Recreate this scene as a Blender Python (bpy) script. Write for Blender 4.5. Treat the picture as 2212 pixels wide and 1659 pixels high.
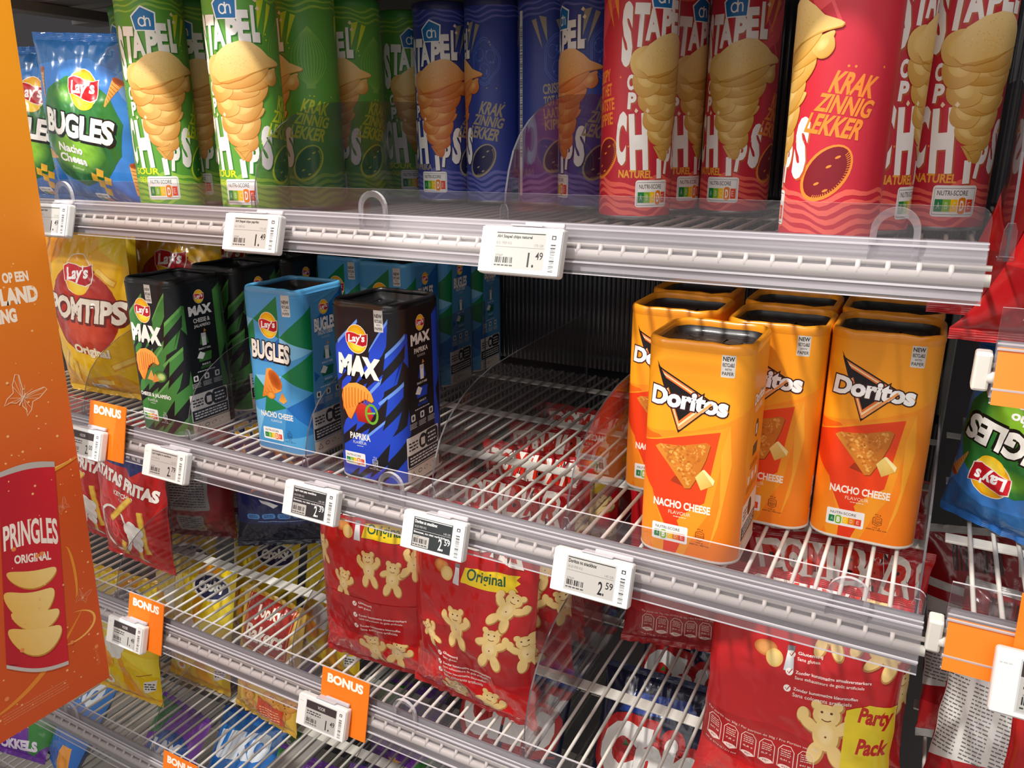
import bpy, bmesh, math, random
import numpy as np
from math import sin, cos, pi, radians, atan2, sqrt, exp
from mathutils import Vector, Matrix, noise
from mathutils.geometry import tessellate_polygon

for o in list(bpy.data.objects): bpy.data.objects.remove(o)
SC = bpy.context.scene
COL = SC.collection
ZC = 1.55                                   # camera height above the shop floor
# ------------------------------------------------------------------ camera
cam_d = bpy.data.cameras.new('camera'); cam = bpy.data.objects.new('camera', cam_d); COL.objects.link(cam)
cam_d.sensor_width = 36; cam_d.lens = 1698.8/2212*36; cam_d.clip_start = .02
_p, _y, _r = radians(17.171), radians(28.058), radians(-.2326)
_right = Vector((cos(_y), sin(_y), 0)); _fwd = Vector((-sin(_y)*cos(_p), cos(_y)*cos(_p), -sin(_p))); _up = _right.cross(_fwd)
_a = cos(_r)*_right + sin(_r)*_up; _b = -sin(_r)*_right + cos(_r)*_up
cam.matrix_world = Matrix(((_a.x, _b.x, -_fwd.x, 0), (_a.y, _b.y, -_fwd.y, -.64), (_a.z, _b.z, -_fwd.z, ZC), (0, 0, 0, 1)))
SC.camera = cam
# ------------------------------------------------------------------ world, lamps, exposure
W = bpy.data.worlds.new('shop_air'); SC.world = W; W.use_nodes = True
W.node_tree.nodes['Background'].inputs[0].default_value = (1, .95, .9, 1)
W.node_tree.nodes['Background'].inputs[1].default_value = .30
def spot(name, loc, tgt, energy, deg, size, col=(1, .95, .88), blend=.35):
    d = bpy.data.lights.new(name, 'SPOT'); d.energy = energy; d.spot_size = radians(deg); d.spot_blend = blend
    d.shadow_soft_size = size; d.color = col
    o = bpy.data.objects.new(name, d); COL.objects.link(o)
    o.location = (loc[0], loc[1], ZC+loc[2]); t = Vector((tgt[0], tgt[1], ZC+tgt[2]))
    o.rotation_euler = (t-o.location).to_track_quat('-Z', 'Y').to_euler()
    return o
spot('track_spot', (-.60, -.70, 1.38), (-.30, .1, -.35), 135, 66, .045)
spot('track_spot', (-.30, -1.10, 1.50), (-.015, .13, -.39), 80, 7, .035, blend=.9)
spot('track_spot', (-2.1, -1.9, .98), (-.78, .1, -.30), 88, 25, .05)
def area(name, loc, tgt, energy, sx, sy, col=(1, .97, .93)):
    d = bpy.data.lights.new(name, 'AREA'); d.energy = energy; d.shape = 'RECTANGLE'; d.size = sx; d.size_y = sy; d.color = col
    o = bpy.data.objects.new(name, d); COL.objects.link(o)
    o.location = (loc[0], loc[1], ZC+loc[2]); t = Vector((tgt[0], tgt[1], ZC+tgt[2]))
    o.rotation_euler = (t-o.location).to_track_quat('-Z', 'Y').to_euler()
area('ceiling_strip_light', (-.4, -2.0, 1.5), (-.4, .2, -.5), 42, 4.4, 2.4)  # added soft fill from the front to lift the ambient, not a shop fixture
vs = SC.view_settings; vs.view_transform = 'Standard'; vs.look = 'None'; vs.exposure = 0.38; vs.gamma = 1; vs.use_curve_mapping = False
SC.cycles.transparent_max_bounces = 32; SC.cycles.max_bounces = 10

# ------------------------------------------------------------------ helpers
def lin(c):
    return c/12.92 if c <= .04045 else ((c+.055)/1.055)**2.4
def hx(s):
    if not isinstance(s, str): return s
    s = s.lstrip('#'); return tuple(lin(int(s[i:i+2], 16)/255) for i in (0, 2, 4))
def mixc(a, b, t):
    a = hx(a); b = hx(b); return tuple(a[i]*(1-t)+b[i]*t for i in range(3))
MATS = {}
def mat(name, col='ffffff', rough=.5, metal=0, attr=False, coat=0, noise_amt=0, nscale=60, bump=0, bscale=200, spec=.5, stretch=None):
    if name in MATS: return MATS[name]
    m = bpy.data.materials.new(name); m.use_nodes = True; nt = m.node_tree; b = nt.nodes['Principled BSDF']
    b.inputs['Base Color'].default_value = (*hx(col), 1); b.inputs['Roughness'].default_value = rough
    b.inputs['Metallic'].default_value = metal; b.inputs['Coat Weight'].default_value = coat; b.inputs['Coat Roughness'].default_value = .08
    b.inputs['Specular IOR Level'].default_value = spec
    src = None
    if attr:
        a = nt.nodes.new('ShaderNodeAttribute'); a.attribute_name = 'Col'; src = a.outputs['Color']
    if noise_amt or bump:
        tc = nt.nodes.new('ShaderNodeTexCoord'); mp = nt.nodes.new('ShaderNodeMapping')
        if stretch: mp.inputs['Scale'].default_value = stretch
        nt.links.new(tc.outputs['Object'], mp.inputs['Vector'])
    if noise_amt:
        n = nt.nodes.new('ShaderNodeTexNoise'); n.inputs['Scale'].default_value = nscale; n.inputs['Detail'].default_value = 4
        nt.links.new(mp.outputs[0], n.inputs['Vector'])
        r = nt.nodes.new('ShaderNodeMapRange'); r.inputs[3].default_value = 1-noise_amt; r.inputs[4].default_value = 1+noise_amt
        nt.links.new(n.outputs['Fac'], r.inputs[0])
        mx = nt.nodes.new('ShaderNodeMix'); mx.data_type = 'RGBA'; mx.blend_type = 'MULTIPLY'; mx.inputs[0].default_value = 1
        if src: nt.links.new(src, mx.inputs[6])
        else: mx.inputs[6].default_value = (*hx(col), 1)
        cb = nt.nodes.new('ShaderNodeCombineColor')
        for i in range(3): nt.links.new(r.outputs[0], cb.inputs[i])
        nt.links.new(cb.outputs[0], mx.inputs[7]); src = mx.outputs[2]
    if src: nt.links.new(src, b.inputs['Base Color'])
    if bump:
        n2 = nt.nodes.new('ShaderNodeTexNoise'); n2.inputs['Scale'].default_value = bscale; n2.inputs['Detail'].default_value = 3
        nt.links.new(mp.outputs[0], n2.inputs['Vector'])
        bp = nt.nodes.new('ShaderNodeBump'); bp.inputs['Strength'].default_value = bump; bp.inputs['Distance'].default_value = .001
        nt.links.new(n2.outputs['Fac'], bp.inputs['Height']); nt.links.new(bp.outputs[0], b.inputs['Normal'])
    MATS[name] = m; return m
def clear(name, tint='f4f2f6', refl=1.0, haze=0.0, hazecol='cfc8d0', rough=.03):
    """clear plastic sheet: transparent body, Fresnel gloss, a little milky scatter"""
    if name in MATS: return MATS[name]
    m = bpy.data.materials.new(name); m.use_nodes = True; nt = m.node_tree
    nt.nodes.remove(nt.nodes['Principled BSDF']); out = nt.nodes['Material Output']
    tr = nt.nodes.new('ShaderNodeBsdfTransparent'); tr.inputs[0].default_value = (*hx(tint), 1)
    gl = nt.nodes.new('ShaderNodeBsdfGlossy'); gl.inputs['Roughness'].default_value = rough
    gl.inputs[0].default_value = (refl, refl, refl, 1)
    df = nt.nodes.new('ShaderNodeBsdfDiffuse'); df.inputs[0].default_value = (*hx(hazecol), 1)
    ge = nt.nodes.new('ShaderNodeNewGeometry'); vd = nt.nodes.new('ShaderNodeVectorMath'); vd.operation = 'DOT_PRODUCT'
    nt.links.new(ge.outputs['Incoming'], vd.inputs[0]); nt.links.new(ge.outputs['Normal'], vd.inputs[1])
    def M(op, a, b=None):
        n = nt.nodes.new('ShaderNodeMath'); n.operation = op
        for i, q in enumerate((a, b)):
            if q is None: continue
            if isinstance(q, (int, float)): n.inputs[i].default_value = q
            else: nt.links.new(q, n.inputs[i])
        return n.outputs[0]
    # Schlick reflectance, the same from both sides of the sheet
    sch = M('ADD', M('MULTIPLY', M('POWER', M('SUBTRACT', 1.0, M('ABSOLUTE', vd.outputs['Value'])), 5.0), .9), .035)
    m1 = nt.nodes.new('ShaderNodeMixShader'); m1.inputs[0].default_value = haze
    nt.links.new(tr.outputs[0], m1.inputs[1]); nt.links.new(df.outputs[0], m1.inputs[2])
    m2 = nt.nodes.new('ShaderNodeMixShader'); nt.links.new(sch, m2.inputs[0])
    nt.links.new(m1.outputs[0], m2.inputs[1]); nt.links.new(gl.outputs[0], m2.inputs[2])
    nt.links.new(m2.outputs[0], out.inputs[0])
    MATS[name] = m; return m
PRINT = mat('printed_cardboard', rough=.42, attr=True, noise_amt=.04, nscale=900)
FOIL = mat('printed_foil_film', rough=.26, attr=True, coat=.45, spec=.5)
PAPERP = mat('printed_board', rough=.5, attr=True)
ACR = clear('clear_acrylic', 'f3f2f4', 1, .02)
ACRD = clear('smoky_clear_acrylic', 'ecebed', 1.0, .03, '9a9498')
ACRE = clear('acrylic_cut_edge', '77757a', 1, .25, '8d8a90', .15)
ACRL = clear('acrylic_bright_edge', 'b8b4bc', 1, .6, 'e8e4ea', .15)
ACRT = clear('clear_acrylic_tab', 'e4e2e6', 1, .22, 'dad6dc', .08)
COVER = clear('milky_label_cover', 'f5f3f5', .55, .04, 'dcdadd', .4)
WIREM = mat('white_powder_coat', 'd9d6ce', .4, noise_amt=.05, nscale=90)
RAILM = mat('satin_grey_rail', '9a989b', .5, .1, noise_amt=.07, nscale=25, stretch=(1, 1, 40))
BLK = mat('black_tray', '15151a', .35)

def link(name, me, m, parent=None):
    o = bpy.data.objects.new(name, me); COL.objects.link(o)
    if m is not None:
        for mm in (m if isinstance(m, (list, tuple)) else [m]): me.materials.append(mm)
    if parent: o.parent = parent
    return o
def tag(o, label, cat, group=None, kind=None):
    if label: o['label'] = label
    if cat: o['category'] = cat
    if group: o['group'] = group
    if kind: o['kind'] = kind
    return o
def empty(name, loc, rz=0, label=None, cat=None, group=None, rx=0, ry=0):
    o = bpy.data.objects.new(name, None); COL.objects.link(o); o.empty_display_size = .02
    o.location = (loc[0], loc[1], ZC+loc[2]); o.rotation_euler = (rx, ry, rz); return tag(o, label, cat, group)
def copy_tree(o, parent=None):
    c = o.copy(); COL.objects.link(c); c.parent = parent
    for ch in [x for x in bpy.data.objects if x.parent == o]: copy_tree(ch, c)
    return c
class MB:
    def __init__(s): s.bm = bmesh.new()
    def box(s, x0, x1, y0, y1, z0, z1, bev=0, mi=0, seg=2):
        r = bmesh.ops.create_cube(s.bm, size=1)['verts']
        for v in r: v.co = Vector(((x0+x1)/2+v.co.x*(x1-x0), (y0+y1)/2+v.co.y*(y1-y0), (z0+z1)/2+v.co.z*(z1-z0)))
        fs = set(f for v in r for f in v.link_faces)
        for f in fs: f.material_index = mi
        if bev:
            es = list(set(e for v in r for e in v.link_edges))
            bmesh.ops.bevel(s.bm, geom=es, offset=bev, segments=seg, affect='EDGES', profile=.5)
        return s
    def tube(s, pts, r, n=8, mi=0, cap=True):
        pts = [Vector(p) for p in pts]; rings = []
        for i, p in enumerate(pts):
            d = (pts[min(i+1, len(pts)-1)]-pts[max(i-1, 0)]).normalized()
            u = d.orthogonal().normalized() if i == 0 else (u-d*u.dot(d)).normalized()
            w = d.cross(u)
            rings.append([s.bm.verts.new(p+r*(cos(2*pi*k/n)*u+sin(2*pi*k/n)*w)) for k in range(n)])
        for a, b in zip(rings, rings[1:]):
            for k in range(n):
                f = s.bm.faces.new((a[k], a[(k+1) % n], b[(k+1) % n], b[k])); f.smooth = True; f.material_index = mi
        if cap: s.bm.faces.new(rings[0][::-1]).material_index = mi; s.bm.faces.new(rings[-1]).material_index = mi
        return s
    def prism(s, prof, axis, a, b, mi=0, mi_side=None, holes=None):
        """profile polygon (2-D) swept along an axis from a to b"""
        def P(q, t):
            return {'x': (t, q[0], q[1]), 'y': (q[0], t, q[1]), 'z': (q[0], q[1], t)}[axis]
        va = [s.bm.verts.new(P(q, a)) for q in prof]; vb = [s.bm.verts.new(P(q, b)) for q in prof]
        n = len(prof)
        f1 = s.bm.faces.new(va); f2 = s.bm.faces.new(vb[::-1]); f1.material_index = f2.material_index = mi
        for k in range(n):
            f = s.bm.faces.new((va[k], vb[k], vb[(k+1) % n], va[(k+1) % n])); f.material_index = mi if mi_side is None else mi_side
        return s
    def build(s, name, m, parent=None, smooth=False):
        bmesh.ops.recalc_face_normals(s.bm, faces=s.bm.faces)
        me = bpy.data.meshes.new(name); s.bm.to_mesh(me); s.bm.free()
        if smooth:
            for p in me.polygons: p.use_smooth = True
        return link(name, me, m, parent)

# ------------------------------------------------------------------ printed artwork: flat vector drawing cut along the grid of its surface
_TX = {}
def text_mesh(s, fat=0):
    k = (s, round(fat, 3))
    if k in _TX: return _TX[k]
    c = bpy.data.curves.new('t', 'FONT'); c.body = s; c.size = 1; c.offset = fat; c.resolution_u = 3; c.fill_mode = 'BOTH'
    o = bpy.data.objects.new('t', c); me = bpy.data.meshes.new_from_object(o)
    V = np.array([v.co[:2] for v in me.vertices], float).reshape(-1, 2); F = [tuple(p.vertices) for p in me.polygons]
    bpy.data.objects.remove(o); bpy.data.curves.remove(c); bpy.data.meshes.remove(me)
    _TX[k] = (V, F); return V, F
class Art:
    def __init__(s): s.L = []; s.rng = random.Random(5)
    def add(s, V, F, C):
        V = np.asarray(V, float)
        if len(F) == 0: return s
        if isinstance(C, (str, tuple)): C = np.tile(hx(C), (len(V), 1))
        s.L.append((V, F, np.asarray(C, float))); return s
    def poly(s, pts, col, col2=None, ang=90):
        """filled polygon; with col2 the ink runs from col to col2 along ang"""
        tri = tessellate_polygon([[Vector((p[0], p[1], 0)) for p in pts]])
        V = np.array(pts, float)
        if col2 is None: return s.add(V, tri, col)
        d = V@np.array([cos(radians(ang)), sin(radians(ang))]); t = (d-d.min())/(np.ptp(d)+1e-9)
        a = np.array(hx(col)); b = np.array(hx(col2)); return s.add(V, tri, a[None]*(1-t[:, None])+b[None]*t[:, None])
    def rect(s, x0, y0, x1, y1, col, col2=None, ang=90, r=0):
        if r == 0: return s.poly([(x0, y0), (x1, y0), (x1, y1), (x0, y1)], col, col2, ang)
        pts = []
        for cx, cy, a0 in ((x1-r, y1-r, 0), (x0+r, y1-r, 90), (x0+r, y0+r, 180), (x1-r, y0+r, 270)):
            for k in range(5): a = radians(a0+22.5*k); pts.append((cx+r*cos(a), cy+r*sin(a)))
        return s.poly(pts, col, col2, ang)
    def ell(s, cx, cy, rx, ry, col, edge=None, rot=0, n=28, wob=0, mid=.55, a0=0, a1=360):
        c, q = cos(radians(rot)), sin(radians(rot)); full = a1-a0 >= 360
        m = n if full else n+1
        P = []
        for k in range(m):
            a = radians(a0+(a1-a0)*k/n); w = 1+wob*(sin(3*a+cx)+.6*sin(7*a+cy)+.4*sin(11*a))
            P.append((rx*w*cos(a), ry*w*sin(a)))
        R = lambda x, y: (cx+c*x-q*y, cy+q*x+c*y)
        if edge is None: return s.add([R(0, 0)]+[R(*p) for p in P], [(0, 1+k, 1+(k+1) % m) for k in range(n)], col)
        V = [R(0, 0)]+[R(p[0]*mid, p[1]*mid) for p in P]+[R(*p) for p in P]
        F = [(0, 1+k, 1+(k+1) % m) for k in range(n)]+[(1+k, 1+m+k, 1+m+(k+1) % m, 1+(k+1) % m) for k in range(n)]
        C = [hx(col)]+[mixc(col, edge, .2)]*m+[hx(edge)]*m
        return s.add(V, F, C)
    def stroke(s, pts, w, col, closed=False):
        P = [Vector(p) for p in pts]; n = len(P); A = []; B = []
        for i in range(n):
            a = P[i-1] if (i > 0 or closed) else P[i]; b = P[(i+1) % n] if (i < n-1 or closed) else P[i]
            d = (b-a); d = d.normalized() if d.length > 1e-9 else Vector((1, 0)); nrm = Vector((-d.y, d.x))
            ww = w[i]/2 if isinstance(w, (list, tuple)) else w/2
            A.append(P[i]+nrm*ww); B.append(P[i]-nrm*ww)
        V = [tuple(v) for v in A+B]; F = [(i, n+i, n+(i+1) % n, (i+1) % n) for i in range(n if closed else n-1)]
        return s.add(V, F, col)
    def word(s, t, x0, y0, x1, y1, col, fat=.02, rot=0, shear=0, outline=None, ow=.05, shadow=None, sd=(1, -1), arc=0, col2=None, gap=0):
        """a word fitted into the box x0..x1, y0..y1"""
        if gap: t = (' '*0).join(t)
        V0, _ = text_mesh(t, fat)
        if len(V0) == 0: return s
        mn, mx = V0.min(0), V0.max(0); sc = np.array([(x1-x0)/(mx[0]-mn[0]), (y1-y0)/(mx[1]-mn[1])])
        cx, cy = (x0+x1)/2, (y0+y1)/2; c, q = cos(radians(rot)), sin(radians(rot))
        def put(V, dx=0, dy=0):
            W = (V-mn)*sc+np.array([x0, y0])-np.array([cx, cy]); W[:, 0] += shear*W[:, 1]
            if arc: W[:, 1] += arc*(1-(2*W[:, 0]/(x1-x0))**2)
            return np.stack([cx+c*W[:, 0]-q*W[:, 1]+dx, cy+q*W[:, 0]+c*W[:, 1]+dy], 1)
        if shadow is not None:
            V, F = text_mesh(t, fat+(ow if outline is not None else 0)*.7); s.add(put(V, *sd), F, shadow)
        if outline is not None: V, F = text_mesh(t, fat+ow); s.add(put(V), F, outline)
        V, F = text_mesh(t, fat)
        W = put(V)
        if col2 is not None:
            d = (V-mn)[:, 1]/(mx[1]-mn[1]); a = np.array(hx(col)); b = np.array(hx(col2)); s.add(W, F, a[None]*(1-d[:, None])+b[None]*d[:, None])
        else: s.add(W, F, col)
        return s
    def lines(s, x0, y0, x1, y1, n, col, th=.45, rng=3):
        """tiny unreadable print, as rows of little dashes"""
        r = random.Random(rng)
        for i in range(n):
            y = y1-(y1-y0)*(i+.5)/n; x = x0; h = (y1-y0)/n*th
            while x < x1-1:
                w = r.uniform(1.2, 4.2)*max(.5, h/1.0); xe = min(x+w, x1)
                s.rect(x, y-h/2, xe, y+h/2, col); x = xe+h*.7
        return s
    def barcode(s, x0, y0, x1, y1, col='111111', n=26, vert=False, rng=1):
        r = random.Random(rng); L = (y1-y0) if vert else (x1-x0); ws = [r.choice((1, 1, 2, 3)) for _ in range(2*n)]; u = L/sum(ws); t = 0
        for i, w in enumerate(ws):
            if i % 2 == 0:
                if vert: s.rect(x0, y0+t, x1, y0+t+w*u, col)
                else: s.rect(x0+t, y0, x0+t+w*u, y1, col)
            t += w*u
        return s
    def sub(s, other, sx=1, sy=1, dx=0, dy=0, rot=0):
        c, q = cos(radians(rot)), sin(radians(rot))
        for V, F, C in other.L:
            W = V*np.array([sx, sy]); W = np.stack([c*W[:, 0]-q*W[:, 1]+dx, q*W[:, 0]+c*W[:, 1]+dy], 1)
            s.L.append((W, F, C))
        return s

def art_mesh(name, art, us, vs, pos, base_col, lev=3e-5, diag=False, clip=None, extra=None, flip=False):
    """base grid us x vs (mm) placed by pos(u,v)->(point, normal) and the artwork laid on it, all in one mesh.
    Every line of the drawing is cut where it crosses the grid so it lies exactly on the facets."""
    us = np.asarray(us, float); vs = np.asarray(vs, float); nu, nv = len(us), len(vs)
    G = np.zeros((nu, nv, 3)); N = np.zeros((nu, nv, 3))
    for i, u in enumerate(us):
        for j, v in enumerate(vs):
            p, n = pos(u, v); G[i, j] = p; N[i, j] = n
    bm = bmesh.new(); cl = bm.verts.layers.float_color.new('c')
    # ink only stacks where it overlaps earlier ink, so the print stays thin
    bb = np.zeros((len(art.L), 4)); lv = np.zeros(len(art.L))
    for k, (V, F, C) in enumerate(art.L):
        b = np.array([V[:, 0].min(), V[:, 1].min(), V[:, 0].max(), V[:, 1].max()]); bb[k] = b
        m = (bb[:k, 0] < b[2]) & (bb[:k, 2] > b[0]) & (bb[:k, 1] < b[3]) & (bb[:k, 3] > b[1])
        lv[k] = 1+(lv[:k][m].max() if m.any() else 0)
    top = lv.max() if len(lv) else 1; lev = min(lev, 1.1e-3/top)
    for k, (V, F, C) in enumerate(art.L):
        z = float(lv[k]); vv = []
        for (x, y), c in zip(V, C):
            w = bm.verts.new((x, y, z)); w[cl] = (c[0], c[1], c[2], 1); vv.append(w)
        for f in F:
            if len(set(f)) < 3: continue
            try: bm.faces.new([vv[i] for i in f])
            except ValueError: pass
    def cut(co, no, co_out=False, co_in=False):
        bmesh.ops.bisect_plane(bm, geom=bm.verts[:]+bm.edges[:]+bm.faces[:], dist=1e-5, plane_co=co, plane_no=no, clear_outer=co_out, clear_inner=co_in)
    if bm.faces:
        cut((us[-1]-1e-4, 0, 0), (1, 0, 0), True); cut((us[0]+1e-4, 0, 0), (1, 0, 0), False, True)
        cut((0, vs[-1]-1e-4, 0), (0, 1, 0), True); cut((0, vs[0]+1e-4, 0), (0, 1, 0), False, True)
        # spatial binning: a line only has to cut the faces that straddle it
        def cuts(dirv, vals):
            for c in vals:
                g = []
                for f in bm.faces:
                    ds = [v.co.x*dirv[0]+v.co.y*dirv[1]-c for v in f.verts]
                    if min(ds) < -1e-5 and max(ds) > 1e-5: g.append(f)
                if g:
                    ge = set(e for f in g for e in f.edges); gv = set(v for f in g for v in f.verts)
                    nn = sqrt(dirv[0]**2+dirv[1]**2)
                    bmesh.ops.bisect_plane(bm, geom=list(gv)+list(ge)+g, dist=1e-5, plane_co=(dirv[0]*c/nn**2, dirv[1]*c/nn**2, 0), plane_no=(dirv[0], dirv[1], 0))
        cuts((1, 0), us[1:-1])
        if diag or nv > 2: cuts((0, 1), vs[1:-1])
        if diag:
            du, dv = us[1]-us[0], vs[1]-vs[0]
            lo, hi = us[0]/du+vs[0]/dv, us[-1]/du+vs[-1]/dv
            cuts((1/du, 1/dv), [lo+k for k in range(1, int(round(hi-lo)))])
    bm.normal_update()
    V = np.array([v.co[:] for v in bm.verts], float).reshape(-1, 3); C = np.array([v[cl][:] for v in bm.verts], float).reshape(-1, 4)
    for i, v in enumerate(bm.verts): v.index = i
    F = [[v.index for v in (f.verts if f.normal.z >= 0 else reversed(f.verts[:]))] for f in bm.faces]; bm.free()
    def ev(x, y, A):
        i = np.clip(np.searchsorted(us, x, 'right')-1, 0, nu-2); j = np.clip(np.searchsorted(vs, y, 'right')-1, 0, nv-2)
        s = (x-us[i])/(us[i+1]-us[i]); t = (y-vs[j])/(vs[j+1]-vs[j]); s = s[:, None]; t = t[:, None]
        a, b, c, d = A[i, j], A[i+1, j], A[i, j+1], A[i+1, j+1]
        if diag: return np.where(s+t <= 1, a+s*(b-a)+t*(c-a), d+(1-s)*(c-d)+(1-t)*(b-d))
        return a*(1-s)*(1-t)+b*s*(1-t)+c*(1-s)*t+d*s*t
    if len(V):
        Pp = ev(V[:, 0], V[:, 1], G); Nn = ev(V[:, 0], V[:, 1], N); Nn /= np.linalg.norm(Nn, axis=1)[:, None]+1e-12
        Pp = Pp+Nn*(V[:, 2:3]*lev)
    else: Pp = np.zeros((0, 3)); Nn = Pp.copy(); C = np.zeros((0, 4))
    off = len(Pp); gp = G.reshape(-1, 3); gn = N.reshape(-1, 3)
    allP = np.vstack([Pp, gp]); allN = np.vstack([Nn, gn/(np.linalg.norm(gn, axis=1)[:, None]+1e-12)])
    bc = [base_col(u, v) if callable(base_col) else hx(base_col) for u in us for v in vs]
    allC = np.vstack([C, np.hstack([np.array(bc), np.ones((len(bc), 1))])])
    gi = lambda i, j: off+i*nv+j
    for i in range(nu-1):
        for j in range(nv-1):
            a, b, c, d = gi(i, j), gi(i+1, j), gi(i, j+1), gi(i+1, j+1)
            if diag: F.append([a, b, c]); F.append([b, d, c])
            else: F.append([a, b, d, c])
    if extra:      # further plain geometry of the same part: (verts, faces, colour)
        for (ev_, ef, ec) in extra:
            o2 = len(allP); ev_ = np.asarray(ev_, float); allP = np.vstack([allP, ev_]); nn = np.zeros_like(ev_)
            for f in ef:
                p = ev_[list(f)]; q = np.cross(p[1]-p[0], p[2]-p[0])
                for k in f: nn[k] += q
            nn /= np.linalg.norm(nn, axis=1)[:, None]+1e-12
            allN = np.vstack([allN, nn]); allC = np.vstack([allC, np.tile([*hx(ec), 1], (len(ev_), 1))])
            F += [[o2+k for k in f] for f in ef]
    me = bpy.data.meshes.new(name); me.from_pydata(allP.tolist(), [], F)
    ca = me.color_attributes.new('Col', 'FLOAT_COLOR', 'POINT'); ca.data.foreach_set('color', allC.astype(np.float32).ravel())
    me.polygons.foreach_set('use_smooth', [True]*len(me.polygons))
    me.validate()
    if len(me.vertices) == len(allN): me.normals_split_custom_set_from_vertices(allN.tolist())
    me.update(); return me

# ================================================================== drawings shared between packs
def star(r0, r1, n, ph=0): return [((r0 if k % 2 else r1)*cos(pi*k/n+ph), (r0 if k % 2 else r1)*sin(pi*k/n+ph)) for k in range(2*n)]
def lays(A, cx, cy, r, tilt=0, ribbon='d8202e', sq=1.12):
    """yellow disc, red ribbon, white script word"""
    B = Art()
    B.ell(0, 0, 1.10, 1.10*sq, 'fbf3d8', rot=0); B.ell(0, 0, 1.04, 1.05*sq, 'ffd21e', 'f2a413')
    B.ell(.05, -.55, .75, .5, 'ffe14a', 'ffc81c', mid=.5)
    rb = [(-1.08, .42), (-.7, .56), (-.2, .5), (.3, .36), (.8, .42), (1.12, .52), (1.1, .05), (1.02, -.42), (.6, -.58), (.1, -.5), (-.4, -.36), (-.85, -.3), (-1.05, -.36), (-1.1, 0)]
    B.poly([(x*1.03, y*1.06) for x, y in rb], 'fbf0e0'); B.poly([(x*.98, y*.97) for x, y in rb], ribbon, 'b3121f', 0)
    B.word("Lay's", -.86, -.42, .84, .42, 'ffffff', .035, 4, .18)
    A.sub(B, r, r, cx, cy, tilt)
def nutri(A, x0, y0, x1, y1, hi, card=True, r=1.5):
    if card: A.rect(x0, y0, x1, y1, 'f4f2f0', r=r)
    W, H = x1-x0, y1-y0
    A.word('NUTRI-SCORE', x0+W*.1, y0+H*.68, x0+W*.78, y0+H*.84, '444444', .01)
    cs = ['038141', '85bb2f', 'fecb02', 'ee8100', 'e63e11']; a, b = x0+W*.07, x1-W*.07; w = (b-a)/5
    for i, c in enumerate(cs):
        A.rect(a+i*w, y0+H*.16, a+(i+1)*w+.05, y0+H*.56, c)
    for i, ch in enumerate('ABCDE'):
        if i == hi:
            A.rect(a+i*w-.12*w, y0+H*.05, a+(i+1)*w+.12*w, y0+H*.66, 'f4f2f0', r=w*.45)
            A.rect(a+i*w, y0+H*.09, a+(i+1)*w, y0+H*.62, cs[i], r=w*.4); A.word(ch, a+(i+.26)*w, y0+H*.19, a+(i+.76)*w, y0+H*.52, 'ffffff', .03)
        else: A.word(ch, a+(i+.3)*w, y0+H*.25, a+(i+.7)*w, y0+H*.47, mixc(cs[i], 'ffffff', .45), .01)
def newtag(A, cx, top, w=11.5, h=33, col='b9b6b2'):
    A.rect(cx-w/2, top-h, cx+w/2, top+12, col, 'dcd9d4', -90, r=.8)
    for t, y0, y1, f in (('NEW', .47, .60, .03), ('RECYCLABLE', .31, .42, .03), ('WITH', .2, .265, .01), ('PAPER', .06, .16, .015)):
        m = .42 if t != 'WITH' else .24
        A.word(t, cx-w*m, top-h+h*y0, cx+w*m, top-h+h*y1, '23211f', f)
def kcal(A, x, y, s, col='5a3a12'):
    A.word('30 g', x-s*.5, y+s*1.75, x+s*.5, y+s*2.05, col, .01)
    A.stroke([(x+s*a, y+s*b) for a, b in ((-.7, 1.3), (0, 1.6), (.7, 1.3), (.7, .1), (0, -.25), (-.7, .1))], s*.1, col, True)
    A.word('603kJ', x-s*.45, y+s*1.0, x+s*.45, y+s*1.22, col, .01); A.word('144 kcal', x-s*.58, y+s*.62, x+s*.58, y+s*.85, col, .01)
    A.stroke([(x-s*.7, y+s*.45), (x+s*.7, y+s*.45)], s*.08, col); A.word('7%*', x-s*.4, y+s*.05, x+s*.4, y+s*.3, col, .01)
    A.word('100 g', x-s*.6, y-s*.75, x+s*.6, y-s*.5, col, .01); A.word('2009 kJ / 480 kcal', x-s*1.7, y-s*1.2, x+s*1.7, y-s*.88, col, .01)
def gnoise(x, y, s=1): return noise.noise(Vector((x*s, y*s, 3.7)))

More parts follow.
